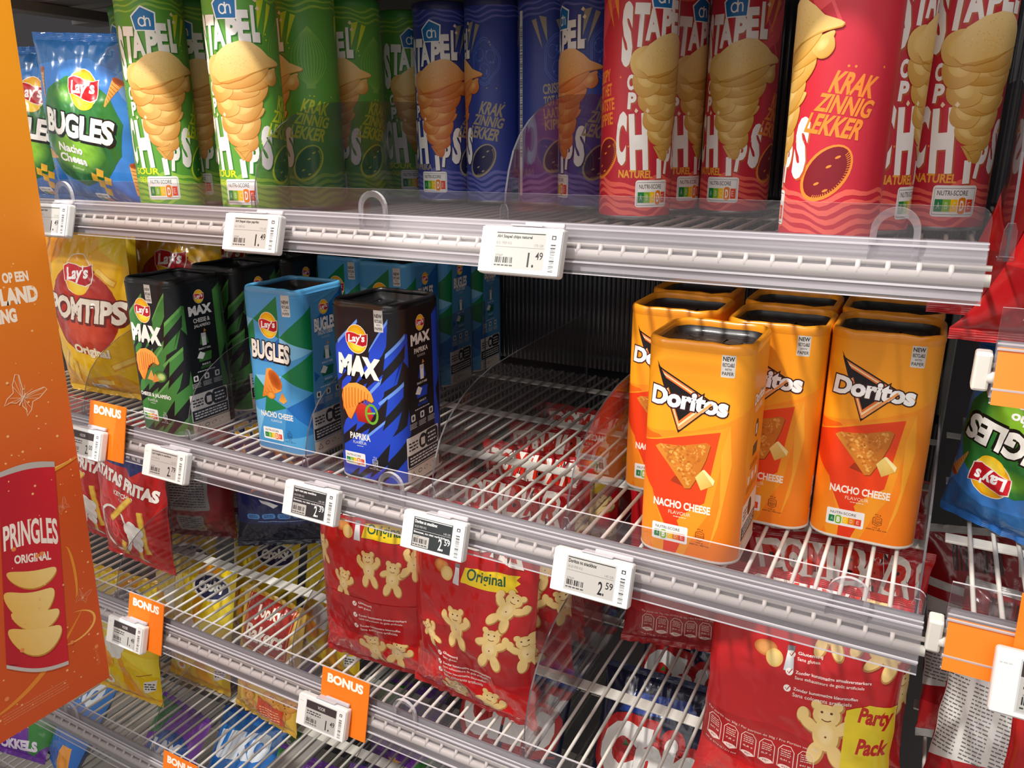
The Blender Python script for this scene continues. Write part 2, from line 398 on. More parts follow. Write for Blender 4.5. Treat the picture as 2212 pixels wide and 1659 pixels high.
# ------------------------------------------------------------------ stacked-crisp can
def can_art(pal):
    A = Art(); D = .672
    dark, body, light, line, txt, chipc, chipe = pal['dark'], pal['body'], pal['light'], pal['line'], pal['txt'], pal['chip'], pal['edge']
    r = random.Random(3)
    # wavy bands at the bottom and top, drawn all round
    def wave(y0, amp, th, ph, col, lam=60, x0=-121, x1=121, tw=.25):
        up = []; dn = []
        for k in range(41):
            x = x0+(x1-x0)*k/40; y = y0+amp*sin(2*pi*x/lam+ph)+amp*.5*sin(2*pi*x/(lam*.43)+ph*2); t = th*(1+tw*sin(x/9+ph))
            up.append((x, y+t)); dn.append((x, y))
        A.poly(up+dn[::-1], col)
    for k, (y0, ph) in enumerate(((7, 0), (14.5, .25), (22, .5), (29, .8), (36, 1.1))): wave(y0, 4.6, 4.0, ph, light, 81 if k % 2 else 81)
    for k, (y0, ph) in enumerate(((226, 1.0), (232, 1.2), (238, 1.5))): wave(y0, 3.2, 2.4, ph, light, 81)
    # ghost drawing high on the right-hand panel and on the left-hand panel
    for cx, s in ((82*D, 1), (-100*D, .9)):
        if pal['ghost'] == 'onion':
            for k in range(6):
                w = (k+.5)*4.2
                for sg in (-1, 1):
                    A.stroke([(cx+6+sg*w*sin(pi*min(1, t/9)*.92)*(1-.15*t/10)+sg*0, 140+68*(1-t/10)**1.15) for t in range(11)], .7, line)
        elif pal['ghost'] == 'pepper':
            for rr in (1, .9): A.stroke([(cx+19*rr*(cos(t)*(1+.12*cos(3*t))), 176+26*rr*(sin(t)*(1+.1*cos(4*t)))) for t in np.linspace(0, 6.28, 36)], .7, line, True)
            for (px, py, q) in ((-7, 8, 6), (8, 6, 6), (0, -11, 7)): A.stroke([(cx+px+q*cos(t), 176+py+q*1.3*sin(t)) for t in np.linspace(0, 6.28, 20)], .6, line, True)
            for _ in range(9): A.ell(cx+r.uniform(-12, 12), 176+r.uniform(-16, 16), 1, 1.5, line)
        else:
            A.poly([(cx-20, 196), (cx+2, 218), (cx+14, 238), (cx+26, 236), (cx+10, 205), (cx-4, 182), (cx-24, 170), (cx-30, 180)], line)
            A.stroke([(cx-14, 214), (cx+2, 219), (cx+16, 214), (cx+14, 206), (cx-2, 208)], 1.4, line)
            A.stroke([(cx-24, 200), (cx-12, 176), (cx-4, 160)], 2.4, line)
    # slanted shards at the shoulders
    for x0, s in ((40*D, 1), (-72*D, -1), (-118*D, -1), (150*D, 1)):
        A.poly([(x0+s*3, 222), (x0+s*12, 224), (x0+s*1.5, 194)], txt); A.poly([(x0+s*16, 221), (x0+s*22, 219), (x0+s*7, 186)], txt)
    # potato slice low on the right-hand panel
    for cx, cy in ((66*D+6, 55), (-98*D, 62)):
        A.ell(cx, cy, 24, 16, txt, rot=52); A.ell(cx+.4, cy+.6, 21.8, 13.8, dark, rot=52)
        for k in range(26):
            t = radians(200+k*6); a = radians(52)
            p = lambda f: (cx+f*(23*cos(t))*cos(a)-f*15*sin(t)*sin(a), cy+f*23*cos(t)*sin(a)+f*15*sin(t)*cos(a))
            A.stroke([p(.98), p(.82)], .55, txt)
        for (px, py) in ((2, 5), (8, 12), (-6, -8), (1, -13)): A.ell(cx+px, cy+py, 2.2, .9, txt, rot=25)
    # words
    for t, a0, a1, y0, y1 in (('CRISPY', -128, -88, 136, 148), ('TOT HET', -126, -84, 122, 134), ('LAATSTE', -126, -78, 108, 120), ('KIPPIE', -124, -80, 94, 106)):
        A.word(t, a0*D, y0, a1*D, y1, txt, .03, 8, .05)
    for k in range(16): A.ell(r.uniform(-130, 130)*D, r.uniform(70, 200), .9, .9, txt)
    # big white lettering with a drop shade
    S = ('b9562f' if pal['ghost'] == 'bottle' else dark)
    def G(ch, a0, a1, y0, y1, rot=0, fat=.05, sh=0):
        A.word(ch, a0*D, y0, a1*D, y1, 'f6f2ee', fat, rot, sh, shadow=S, sd=(1.6, -1.6), ow=.02)
    G('S', -68, -51, 150, 210, 0, .06); G('T', -50, -28, 168, 208, -3, .06); G('A', -33, -9, 174, 203, 2, .05)
    G('P', -7, 12, 177, 204, -2, .06); G('E', 11, 30, 181, 212, 2, .06); G('L', 33, 46, 181, 217, 0, .07)
    G('O', -57, -44, 128, 143, 0, .05); G('P', -55, -42, 110, 126, -2, .05)
    G('C', -72, -55, 55, 108, 0, .055); G('H', -50, -22, 50, 106, 4, .06); G('I', -5, 4, 42, 62, 3, .02); G('P', 11, 26, 46, 79, -6, .05); G('S', 31, 51, 50, 97, -4, .06)
    for t, a0, a1, y0, y1 in (('KRAK', 72, 121, 110, 128), ('ZINNIG', 57, 119, 96.5, 112), ('LEKKER', 47, 111, 81, 98)):
        A.word(t, a0*D, y0+1, a1*D, y1-1, txt, .035, -9, .22)
    A.word(pal['name'], -66*D, 42.5, -12*D, 50.5, txt if pal['ghost'] != 'bottle' else 'f2a83a', .035, -1)
    if pal['name2']: A.word(pal['name2'], -60*D, 33, -24*D, 40, txt, .03)
    nutri(A, -38*D, 13, 18*D, 40.5, 3, r=3)
    A.stroke([(-35.5*D, 15), (15.5*D, 15), (15.5*D, 38), (-35.5*D, 38)], .35, '333333', True)
    # tumbling pile of crisps narrowing to a tip
    rr = random.Random(9)
    mid_ = mixc(chipc, chipe, .38); pale = mixc(chipc, 'fff3c8', .3)
    def crisp(x, y, rx, ry, ro, dent=.25, tone=0):
        P = []; c_, q_ = cos(radians(ro)), sin(radians(ro))
        for k in range(30):
            t = 2*pi*k/30; X = rx*cos(t)*(1+.03*sin(5*t+x)); Y = ry*sin(t)*(1+.05*sin(3*t+y))+dent*ry*(cos(t)**2-.5); P.append((x+c_*X-q_*Y, y+q_*X+c_*Y))
        A.poly([(p[0]+.35, p[1]-.55) for p in P], chipe); 
        base = mixc(chipc, mid_, tone)
        A.poly(P, mixc(base, chipe, .75), mixc(base, pale, .3), 90+ro)
        A.ell(x-rx*.1, y+ry*.12, rx*.62, ry*.5, mixc(base, pale, .7), base, ro, mid=.35)
    for a_ in ((3, 70, 7, 10, 20, .1, .9), (7, 80, 13, 9, 34, .3, .7), (-5, 84, 13, 7, -34, .5, .4), (9, 95, 16, 10, 38, .2, .6), (-9, 101, 13, 12, -48, .1, .2), (6, 108, 23, 6, 8, .8, .7), (12, 115, 18, 10, 40, .3, .3), (-12, 120, 15, 14, -50, .1, .1),
               (18, 129, 21, 8, 36, .6, .6), (-2, 134, 27, 8, -6, .7, .5), (-18, 137, 15, 15, -40, .1, .1), (26, 143, 24, 6, 28, .6, .7), (39, 147, 9, 8, 40, .2, .5), (8, 147, 30, 9, 14, .6, .5), (-21, 154, 15, 15, 50, .1, 0)): crisp(*a_)
    top = [(-24, 146), (-26, 158), (-18, 170), (-6, 178), (8, 182), (20, 181), (30, 175), (38, 168), (50, 163.5), (53, 161.5), (51, 159.5), (36, 157), (22, 152), (6, 144), (-8, 140), (-18, 141)]
    A.poly([(x+.4, y-1) for x, y in top], chipe); A.poly(top, mixc(chipc, chipe, .15), pale, 100)
    A.poly([(-18, 141), (-8, 140), (6, 144), (22, 152), (36, 157), (51, 159.5), (30, 154), (10, 147.5), (-6, 143)], mixc(chipe, chipc, .35))
    A.poly([(-9, 74), (0, 60), (9, 71), (3, 75)], mixc(chipe, chipc, .5)); A.stroke([(-8, 74), (0, 67), (7, 71), (-3, 69), (2, 63)], .5, mixc(chipe, '7a3a08', .5))
    for k in range(90):
        a = rr.uniform(0, 6.28); q = rr.random()**.5; A.ell(6+q*26*cos(a), 162+q*14*sin(a), .6, .45, mixc(chipc, 'fff0c0' if k % 2 else 'c08030', .3), n=8)
    for px, py in ((42, 222), (45, 214), (-42, 108), (-25, 108)): A.poly([(px*D*.98-2, py), (px*D, py+3), (px*D+2.4, py+.5), (px*D+.5, py-2)], 'f3d9b4')
    # shop pentagon
    cx, cy = -8*D, 213; pen = lambda s: [(cx+s*x, cy+s*y) for x, y in ((-12, 5), (-1, 15), (13, 9), (12, -9), (-9, -9))]
    A.poly(pen(1.13), 'ffffff'); A.poly(pen(1), '1173b8')
    A.stroke([(cx-1+3.6*cos(t), cy-.5+4.4*sin(t)) for t in np.linspace(.5, 5.9, 16)], 1.5, 'ffffff'); A.stroke([(cx+2.2, cy+6), (cx+2.4, cy-5)], 1.5, 'ffffff')
    A.stroke([(cx+2.6, cy-5), (cx+2.6, cy+1), (cx+4.5, cy+3.6), (cx+6.8, cy+3.2), (cx+7.6, cy+.5), (cx+7.6, cy-5)], 1.5, 'ffffff')
    # seam with its bar of small print
    A.rect(117, 12, 121, 232, 'e9e6e4'); A.rect(-121, 12, -117.5, 232, 'e9e6e4'); A.barcode(-120.6, 60, -118.2, 215, '555555', 60, True); A.barcode(118, 60, 120.5, 215, '555555', 60, True)
    return A
PAL = {
 'green': dict(dark='2f7a2c', body='5d9f3e', light='93c247', line='86bd52', txt='cbdc30', chip='efc26c', edge='c27a28', ghost='onion', name='SOUR', name2='CREAM &'),
 'blue': dict(dark='1c1e4e', body='2f4094', light='6468b4', line='506ec4', txt='a3957c', chip='e2a04c', edge='c2551c', ghost='pepper', name='PAPRIKA', name2=None),
 'red': dict(dark='7d1220', body='c42639', light='ee6458', line='e04a54', txt='ee8a33', chip='e6c06b', edge='bd8423', ghost='bottle', name='NATUREL', name2=None),
}
PAL['blue']['chip'] = 'e39a4a'
def ring_mesh(mb, R0, R1, z0, z1, n=64, mi=0):
    pass
def lathe(name, prof, m, parent=None, n=72):
    bm = bmesh.new(); rings = []
    for r, z in prof: rings.append([bm.verts.new((r*sin(2*pi*k/n), -r*cos(2*pi*k/n), z)) for k in range(n)] if r > 1e-6 else [bm.verts.new((0, 0, z))])
    for a, b in zip(rings, rings[1:]):
        for k in range(n):
            k2 = (k+1) % n
            q = [a[k % len(a)], a[k2 % len(a)], b[k2 % len(b)], b[k % len(b)]]; q = list(dict.fromkeys(q))
            if len(q) >= 3: f = bm.faces.new(q); f.smooth = True
    me = bpy.data.meshes.new(name); bm.to_mesh(me); bm.free(); o = link(name, me, m, parent)
    return o
CAN_R = .0385
def make_can(key, label):
    p = PAL[key]; root = empty('chip_can', (0, 0, 0), 0, label, 'chip can', 'stacked crisp cans on the top shelf')
    us = np.linspace(-121, 121, 97); R = CAN_R*1000-.3
    def pos(u, v):
        a = u/121*pi; return (R*sin(a)/1000, -R*cos(a)/1000, v/1000), (sin(a), -cos(a), 0)
    me = art_mesh('body', can_art(p), us, [2, 242], pos, p['body']); link('body', me, PRINT, root)
    lc = mat('can_lid_'+key, {'green': '3f8c38', 'blue': '23285e', 'red': '9c1c2c'}[key], .4)
    lathe('lid', [(0, .2465), (.0345, .2465), (.0352, .2505), (.0375, .252), (.0386, .2505), (.0388, .2425), (.0380, .2415)], lc, root)
    lathe('bottom_rim', [(0, .003), (.035, .003), (.0362, 0), (.0382, .0004), (.0384, .003), (.0381, .0045)], mat('tin_rim', '9a9a9c', .3, .9), root)
    return root
cans = {k: make_can(k, '') for k in ('green', 'blue', 'red')}
S1, S2, S3, S4, S5 = -.082, -.381, -.677, -.952, -1.235
_used = set()
def place_can(key, x, y, deg, label):
    o = cans[key] if key not in _used else copy_tree(cans[key])
    _used.add(key); o.location = (x, y, ZC+S1+.0022); o.rotation_euler = (0, 0, radians(deg)); o['label'] = label
for a in (
 ('green', -.992, .152, -3, 'green crisp can at the left end of the cans, beside the blue bag'),
 ('green', -.862, .063, 46, 'green crisp can in front at the far left, lit on its lower left'),
 ('green', -.893, .148, 40, 'green crisp can, only a sliver of lid showing between the two front green ones'),
 ('green', -.7005, .0475, 29, 'green crisp can in front, with the first clear divider across its right half'),
 ('green', -.703, .15, -43, 'green crisp can turned to its onion drawing, behind the divider'),
 ('green', -.708, .245, -4, 'green crisp can third back in the row behind the divider, letters EL showing'),
 ('green', -.705, .36, 55, 'dim green crisp can deepest in its row, beside the first blue can'),
 ('blue', -.6185, .325, 17, 'leftmost dark blue crisp can, lettering and crisp pile in full view'),
 ('blue', -.5405, .328, -72, 'dark blue crisp can turned to its words KRAK ZINNIG LEKKER'),
 ('blue', -.4622, .328, 144, 'dark blue crisp can turned to its pale seam strip and the word CRISPY'),
 ('blue', -.3905, .298, -36, 'dark blue crisp can behind the middle divider, next to the red cans'),
 ('red', -.2945, .198, 58, 'first red crisp can from the left, big letter S showing'),
 ('red', -.291, .302, 72, 'red crisp can squeezed in behind the first red one'),
 ('red', -.2125, .305, 2, 'red crisp can with its pile facing the aisle, left of the dark gap'),
 ('red', -.080, .066, -77, 'brightly lit red crisp can at the front edge of the top shelf'),
 ('red', -.061, .157, 84, 'red crisp can half hidden directly right of the brightly lit one'),
 ('red', -.0005, .217, 28, 'last red crisp can on the right, against the end divider')):
    place_can(*a)

# ------------------------------------------------------------------ snack boxes (rounded square tubes)
BW, BD, BR, BH = 96, 97, 22, 205
def box_per():
    """perimeter stations (u, x, y, nx, ny); u = 0 is the middle of the front"""
    st = []; hx_, hy = BW/2-BR, BD/2-BR; q = pi*BR/2
    segs = [('l', (0, -BD/2), (hx_, -BD/2), (0, -1)), ('a', (hx_, -hy), -90), ('l', (BW/2, -hy), (BW/2, hy), (1, 0)), ('a', (hx_, hy), 0), ('l', (hx_, BD/2), (0, BD/2), (0, 1))]
    u = 0; st.append((0, 0, -BD/2, 0, -1))
    for s in segs:
        if s[0] == 'l':
            L = math.hypot(s[2][0]-s[1][0], s[2][1]-s[1][1])
            for k in (1, 2): st.append((u+L*k/2, s[1][0]+(s[2][0]-s[1][0])*k/2, s[1][1]+(s[2][1]-s[1][1])*k/2, *s[3]))
            u += L
        else:
            for k in range(1, 11):
                a = radians(s[2]+9*k); st.append((u+q*k/10, s[1][0]+BR*cos(a), s[1][1]+BR*sin(a), cos(a), sin(a)))
            u += q
    neg = [(-a, -b, c, -d, e) for a, b, c, d, e in st[1:]][::-1]
    return neg+st
PER = box_per(); PU = [p[0] for p in PER]
def box_body(art, base):
    d = {round(p[0], 4): p for p in PER}
    def pos(u, v):
        p = d[round(u, 4)]; return (p[1]/1000, p[2]/1000, v/1000), (p[3], p[4], 0)
    return art_mesh('body', art, PU, [2.5, BH], pos, base)
def rr_ring(inset, z, wav=0, seed=0, pinch=0):
    out = []
    for (u, x, y, nx, ny) in PER[:-1]:
        s = (1-inset/48); zz = z+wav*noise.noise(Vector((u*.06, seed, 0)))
        px = pinch*max(0, cos(pi*x/BW))*(abs(ny) > .5); py = pinch*max(0, cos(pi*y/BD))*(abs(nx) > .5)
        out.append((x/1000-nx*inset/1000-nx*py/1000, y/1000-ny*inset/1000-ny*px/1000, zz/1000))
    return out
def loft(name, rings, m, parent, cap_last=False, cap_first=False):
    bm = bmesh.new(); R = [[bm.verts.new(p) for p in r] for r in rings]; n = len(R[0])
    for a, b in zip(R, R[1:]):
        for k in range(n): f = bm.faces.new((a[k], a[(k+1) % n], b[(k+1) % n], b[k])); f.smooth = True
    if cap_last: bm.faces.new(R[-1])
    if cap_first: bm.faces.new(R[0][::-1])
    me = bpy.data.meshes.new(name); bm.to_mesh(me); bm.free(); return link(name, me, m, parent)
def make_box(art, base, rimcol, label, group, seed=0, pinch=0, rimdark=None):
    root = empty('snack_box', (0, 0, 0), 0, label, 'snack box', group)
    link('body', box_body(art, base), PRINT, root)
    rm = mat('box_rim_'+rimcol, rimcol, .32, coat=.4, noise_amt=.06, nscale=120)
    prof = [(-.1, BH-3), (-.5, BH), (-.5, BH+2.5), (.4, BH+5), (2.2, BH+6.2), (4.2, BH+5.4), (5.2, BH+3), (5.2, BH-1)]
    fr_ = loft('folded_rim', [rr_ring(i, z, 1.6 if z > BH else 0, seed, pinch*(z > BH-1)) for i, z in prof], rm, root)
    loft('seal_film', [rr_ring(4.8, BH+1, .8, seed, pinch), rr_ring(6.5, BH-6, .8, seed+2, pinch), rr_ring(12, BH-8, 1.5, seed+3), rr_ring(26, BH-8, 1.2, seed+4), rr_ring(40, BH-7.5, .5, seed+5)], mat('black_seal_film', '17171a', .45, coat=.12, bump=.35, bscale=60), fr_, cap_last=True)
    loft('base_rim', [rr_ring(2, 0), rr_ring(-.2, 0), rr_ring(-.5, 1.4), rr_ring(-.1, 3)], mat('white_board_rim', 'd9d4cc', .5), root, cap_first=True)
    return root
def info_side(A, cx, acc, name, name2, word, wordcol='ffffff', small=True):
    """narrow info side: little logo, name, pictograms, recycling panel"""
    lays(A, cx-2, 185, 7.5)
    if word == 'MAX': A.word('MAX', cx-21, 161, cx+17, 174, 'f2f0ee', .06, 0)
    else: A.word(word, cx-21, 156, cx+18, 173, 'f2f0ee', .05, 0, .05, outline='10131a', ow=.03)
    A.word(name, cx-15, 151, cx+12, 157, 'dfdcd8', .03)
    if name2: A.word(name2, cx-15, 143.5, cx+12, 149.5, 'dfdcd8', .03)
    else: A.word('FLAVOUR', cx-9, 146, cx+6, 149, 'bdbab8', 0)
    A.poly([(cx-9, 121), (cx-6, 133), (cx+3, 133), (cx+6, 121)], acc); A.rect(cx-5, 119, cx+2, 131, 'eeeeee'); A.rect(cx-5.5, 131, cx+2.5, 136, 'cfcfcf'); A.poly([(cx-1, 137), (cx+1, 142), (cx+4, 138)], 'd88a3a')
    A.word('SNACK IT HERE', cx-12, 114, cx+8, 116.5, 'e8e8e8', .02)
    A.poly([(cx-13, 98), (cx-14, 110), (cx+9, 110), (cx+7, 98)], acc); A.poly([(cx-16, 104), (cx-10, 112), (cx-2, 108), (cx-7, 101)], 'eeeeee')
    A.word('SNACK IT', cx-9, 92.5, cx+5, 95, 'e8e8e8', .02); A.word('ANYWHERE', cx-12, 88, cx+8, 91.5, acc, .03); A.lines(cx-18, 84, cx+12, 86, 1, 'dddddd', .6)
    for k in (-1, 0, 1):
        x = cx-4+k*18; A.rect(x-4, 73, x+4, 81, 'e8e8e8', r=1.5); A.ell(x, 77, 2, 2.5, '333333'); A.lines(x-7, 64, x+7, 71, 4, 'cfcfcf', .5)
    x0, x1 = cx-35, cx+27
    A.rect(x0, 18, x1, 56, 'e4dfd9', r=1); A.rect(x0+1, 19, x1-1, 34, '16161a'); A.lines(x0+4, 21, x1-4, 32, 3, 'e8e8e8', .5); A.rect(x0+36, 35, x1-1, 55, '16161a', r=5); A.lines(x0+40, 38, x1-4, 52, 3, 'e8e8e8', .4)
    A.ell(x0+30, 45, 8, 9, '16161a'); A.rect(x0+26, 40, x0+34, 49, 'e4dfd9'); A.lines(x0+3, 38, x0+20, 50, 3, '222222', .5)
    A.rect(x0, 2.6, x1, 17, 'd9cbbd'); A.stroke([(x0+5, 6), (x0+9, 13), (x0+13, 6)], 1.4, '222222', True)
    for k in range(3): A.ell(x0+22+k*12, 10, 4, 2.6-.5*k, '222222', rot=20*k); A.ell(x0+22+k*12, 10, 3.2, 1.8, 'd9cbbd', rot=20*k)
PER_SIDE = (BW/2-BR)+pi*BR/2+(BD/2-BR)         # u of the middle of the right-hand side
def ridged_crisp(A, pts, n, c0, c1, ang0, ang1, ox, oy, rad):
    A.poly([(x+.4, y-.6) for x, y in pts], 'b4480e'); A.poly(pts, c0)
def fan_crisp(A, cx, cy, r, a0, a1, c0='f7a23a', c1='d8641a', n=16):
    for k in range(n):
        t0 = radians(a0+(a1-a0)*k/n); t1 = radians(a0+(a1-a0)*(k+1)/n); tm = (t0+t1)/2
        A.poly([(cx, cy), (cx+r*cos(t0), cy+r*sin(t0)), (cx+r*1.02*cos(tm), cy+r*1.02*sin(tm))], c0)
        A.poly([(cx, cy), (cx+r*1.02*cos(tm), cy+r*1.02*sin(tm)), (cx+r*cos(t1), cy+r*sin(t1))], c1)
def art_max(kind):
    A = Art(); blue = kind == 'blue'
    c = '1d46c8' if blue else '3f7a38'; hi = '6d9bf0' if blue else '5f9a4c'; lo = '1a2f8c' if blue else '2b5428'
    # lightning bands across front and round the left corner
    def bolt(pts, col): A.poly(pts, col)
    for dx in (0, ):
        bolt([(-75, 128), (-50, 150), (-32, 166), (-3, 193), (-8, 160), (-14, 140), (-32, 122), (-48, 112), (-75, 92)], c)
        bolt([(-3, 193), (-3, 189), (-33, 162), (-33, 166)], hi)
        bolt([(-15, 132), (-30, 118), (-34, 100), (-12, 116), (10, 148), (12, 160), (37, 196), (34, 165), (26, 150), (56, 178), (52, 148), (44, 122), (50, 128), (60, 138), (60, 176), (57, 178), (40, 120), (20, 108), (24, 120), (8, 112), (-12, 96), (-20, 92)], c)
        bolt([(37, 196), (36.6, 191), (10, 156), (12, 161)], hi); bolt([(56, 178), (56, 173), (28, 148), (26, 151)], hi)
        bolt([(-34, 60), (-28, 72), (0, 98), (26, 124), (34, 136), (28, 108), (20, 96), (52, 124), (50, 96), (42, 70), (36, 60), (54, 72), (58, 90), (60, 60), (40, 40), (10, 24), (20, 52), (6, 40), (-20, 14), (-34, 16)], c)
        bolt([(34, 136), (34, 131), (0, 98), (-2, 101)], hi); bolt([(52, 124), (52, 119), (22, 96), (20, 99)], hi)
        bolt([(-60, 2.6), (-50, 20), (-20, 46), (20, 76), (32, 84), (26, 60), (18, 40), (40, 60), (56, 72), (50, 40), (30, 20), (14, 2.6)], c)
        bolt([(32, 84), (32, 79), (-10, 44), (-12, 47)], hi)
        bolt([(10, 2.6), (26, 20), (44, 40), (56, 50), (52, 20), (50, 2.6)], '15151a'); bolt([(22, 2.6), (40, 20), (54, 34), (52, 2.6)], c)
        bolt([(-95, 190), (-80, 160), (-70, 120), (-80, 60), (-70, 20), (-95, 20)], lo)
    for y in (104, 50, -4):
        Z = [(-36, y), (-12, y+20), (-15, y+9), (12, y+32), (33, y+56), (29, y+33), (56, y+62), (54, y+46), (24, y+16), (29, y+30), (2, y+8), (6, y+17), (-36, y-11)]
        bolt(Z, '131318')
    for x in (108, 122): A.poly([(x, 190), (x+14, 200), (x+12, 150), (x+16, 120), (x+4, 100), (x+12, 60), (x, 30)], c)
    newtag(A, 26 if blue else 10, 214)
    lays(A, -5, 170, 13.6)
    A.word('MAX', -34, 126, 25, 151, 'f7f4ec', .07, -2, .06, shadow='101014', sd=(.8, -.8))
    if blue:
        A.poly([(-10, 73), (6, 72), (12, 82), (8, 92), (-4, 96), (-14, 88)], 'a01a18', 'd8342a', 90); A.stroke([(10+8*cos(t), 84+11*sin(t)) for t in np.linspace(0, 6.28, 18)], 3, '6fae2e', True); A.stroke([(4, 84), (15, 86)], 2, '8cc43e')
    else:
        A.ell(12, 82, 13, 8, '5f8f3a', '2f5a20', 10); A.ell(14, 82, 8, 5, 'c8d48a', '7fae4a', 10); A.poly([(-14, 76), (2, 74), (-4, 90)], 'e0a050'); A.poly([(-4, 72), (10, 76), (2, 86)], 'd88a3c')
    pts = [(-32, 100), (-29, 110), (-20, 117), (-9, 119), (3, 116), (11, 109), (14, 101), (11, 98), (2, 101), (-8, 95), (-14, 84), (-20, 74), (-24, 76), (-30, 88)]
    A.poly([(x+.5, y-.7) for x, y in pts], 'a8440f'); A.poly(pts, 'f08a2e', 'f6a94a', 80)
    for k in range(9):
        x = -29+k*4.4; A.stroke([(x, 101+5*sin((k+1)/9*pi)+7), (x-1.5, 98-(9-k)*1.0), (x-1+k*.4, 84+k*1.6)], .9, 'c9560f')
    if blue: A.word('PAPRIKA', -23, 50, 6, 58, 'f2f0ea', .03)
    else: A.word('CHEESE & JALAPEÑO', -33, 50, 27, 58, 'f2f0ea', .03)
    A.word('FLAVOUR', -19, 44.5, 0, 48, 'e6e4e0', .0); A.lines(-14, 41.5, -4, 43, 1, 'e0e0e0', .5)
    nutri(A, -33, 17, -3, 33, 3 if blue else 3); kcal(A, 11, 22, 5, 'e8e8e8')
    info_side(A, PER_SIDE, c, 'PAPRIKA' if blue else 'CHEESE &', None if blue else 'JALAPEÑO', 'MAX')
    return A
def art_bugles():
    A = Art(); g, d, m, l = '0a7a46', '1667b4', '4a9bd4', '7fbfe6'
    A.rect(-174, 2.6, 174, 205, m); A.rect(52, 2.6, 122, 205, '4b90c6')
    T = lambda *p, c=g: A.poly(list(p), c)
    T((17, 203), (16, 150), (-24, 172)); T((-24, 172), (-24, 120), (-50, 150)); T((-50, 150), (-24, 172), (-60, 175), c=l)
    T((62, 190), (16, 152), (60, 135)); T((16, 152), (-24, 120), (10, 118), c=d); T((16, 152), (60, 135), (20, 120), c=l)
    T((60, 134), (14, 103), (56, 82)); T((14, 103), (-30, 100), (-6, 75), c=l); T((14, 103), (56, 82), (18, 62), c=m)
    T((-30, 100), (-6, 75), (-48, 60), c=g); T((56, 82), (18, 62), (58, 30), c=d); T((18, 62), (-14, 76), (-20, 50), c=g)
    T((18, 62), (58, 30), (10, 20), c='2f86c9'); T((-48, 60), (-20, 50), (-34, 10), c=l); T((-20, 50), (10, 20), (-40, 4), c=m); T((10, 20), (58, 30), (50, 2.6), (4, 2.6), c='58a8dc')
    T((122, 205), (118, 150), (70, 172), c='1667b4'); T((60, 190), (98, 205), (122, 205), c=m); T((70, 100), (60, 108), (60, 94), c=d); T((76, 60), (60, 70), (60, 52), c=d); T((58, 30), (85, 60), (90, 20), c=g); T((120, 150), (140, 180), (150, 120), c=g); T((120, 60), (140, 110), (150, 40), c=g)
    newtag(A, 30, 212, col='a9a39a')
    lays(A, 0, 166, 13.4)
    A.word('BUGLES', -32, 121, 30, 145, 'f6f3ea', .045, -3, .03, outline='121216', ow=.05, shadow='121216', sd=(1.2, -1.4))
    A.poly([(-21, 72), (-10, 110), (-3, 112), (8, 104), (14, 94), (12, 84), (4, 80)], 'd9792a', 'eda24c', 40); A.ell(3, 97, 8.5, 14, '9c4412', 'c9661f', 35)
    for k in range(6): A.stroke([(-19+k*3.6, 76+k*4.4), (-15+k*4.2, 74+k*2.2)], .6, 'b85a18')
    A.ell(-6, 76, 7, 5, 'e8a040', 'c87020'); A.poly([(6, 70), (13, 82), (20, 72), (14, 67)], 'e8a848', 'c87828')
    A.word('NACHO CHEESE', -26, 46, 27, 54, 'f2f0ea', .03); A.word('FLAVOUR', -10, 40.5, 8, 43.5, 'e6eef4', 0)
    nutri(A, -25, 16, 8, 32, 3); kcal(A, 19, 22, 5, '15304a')
    info_side(A, PER_SIDE, '0a6a50', 'NACHO CHEESE', None, 'BUGLES')
    return A
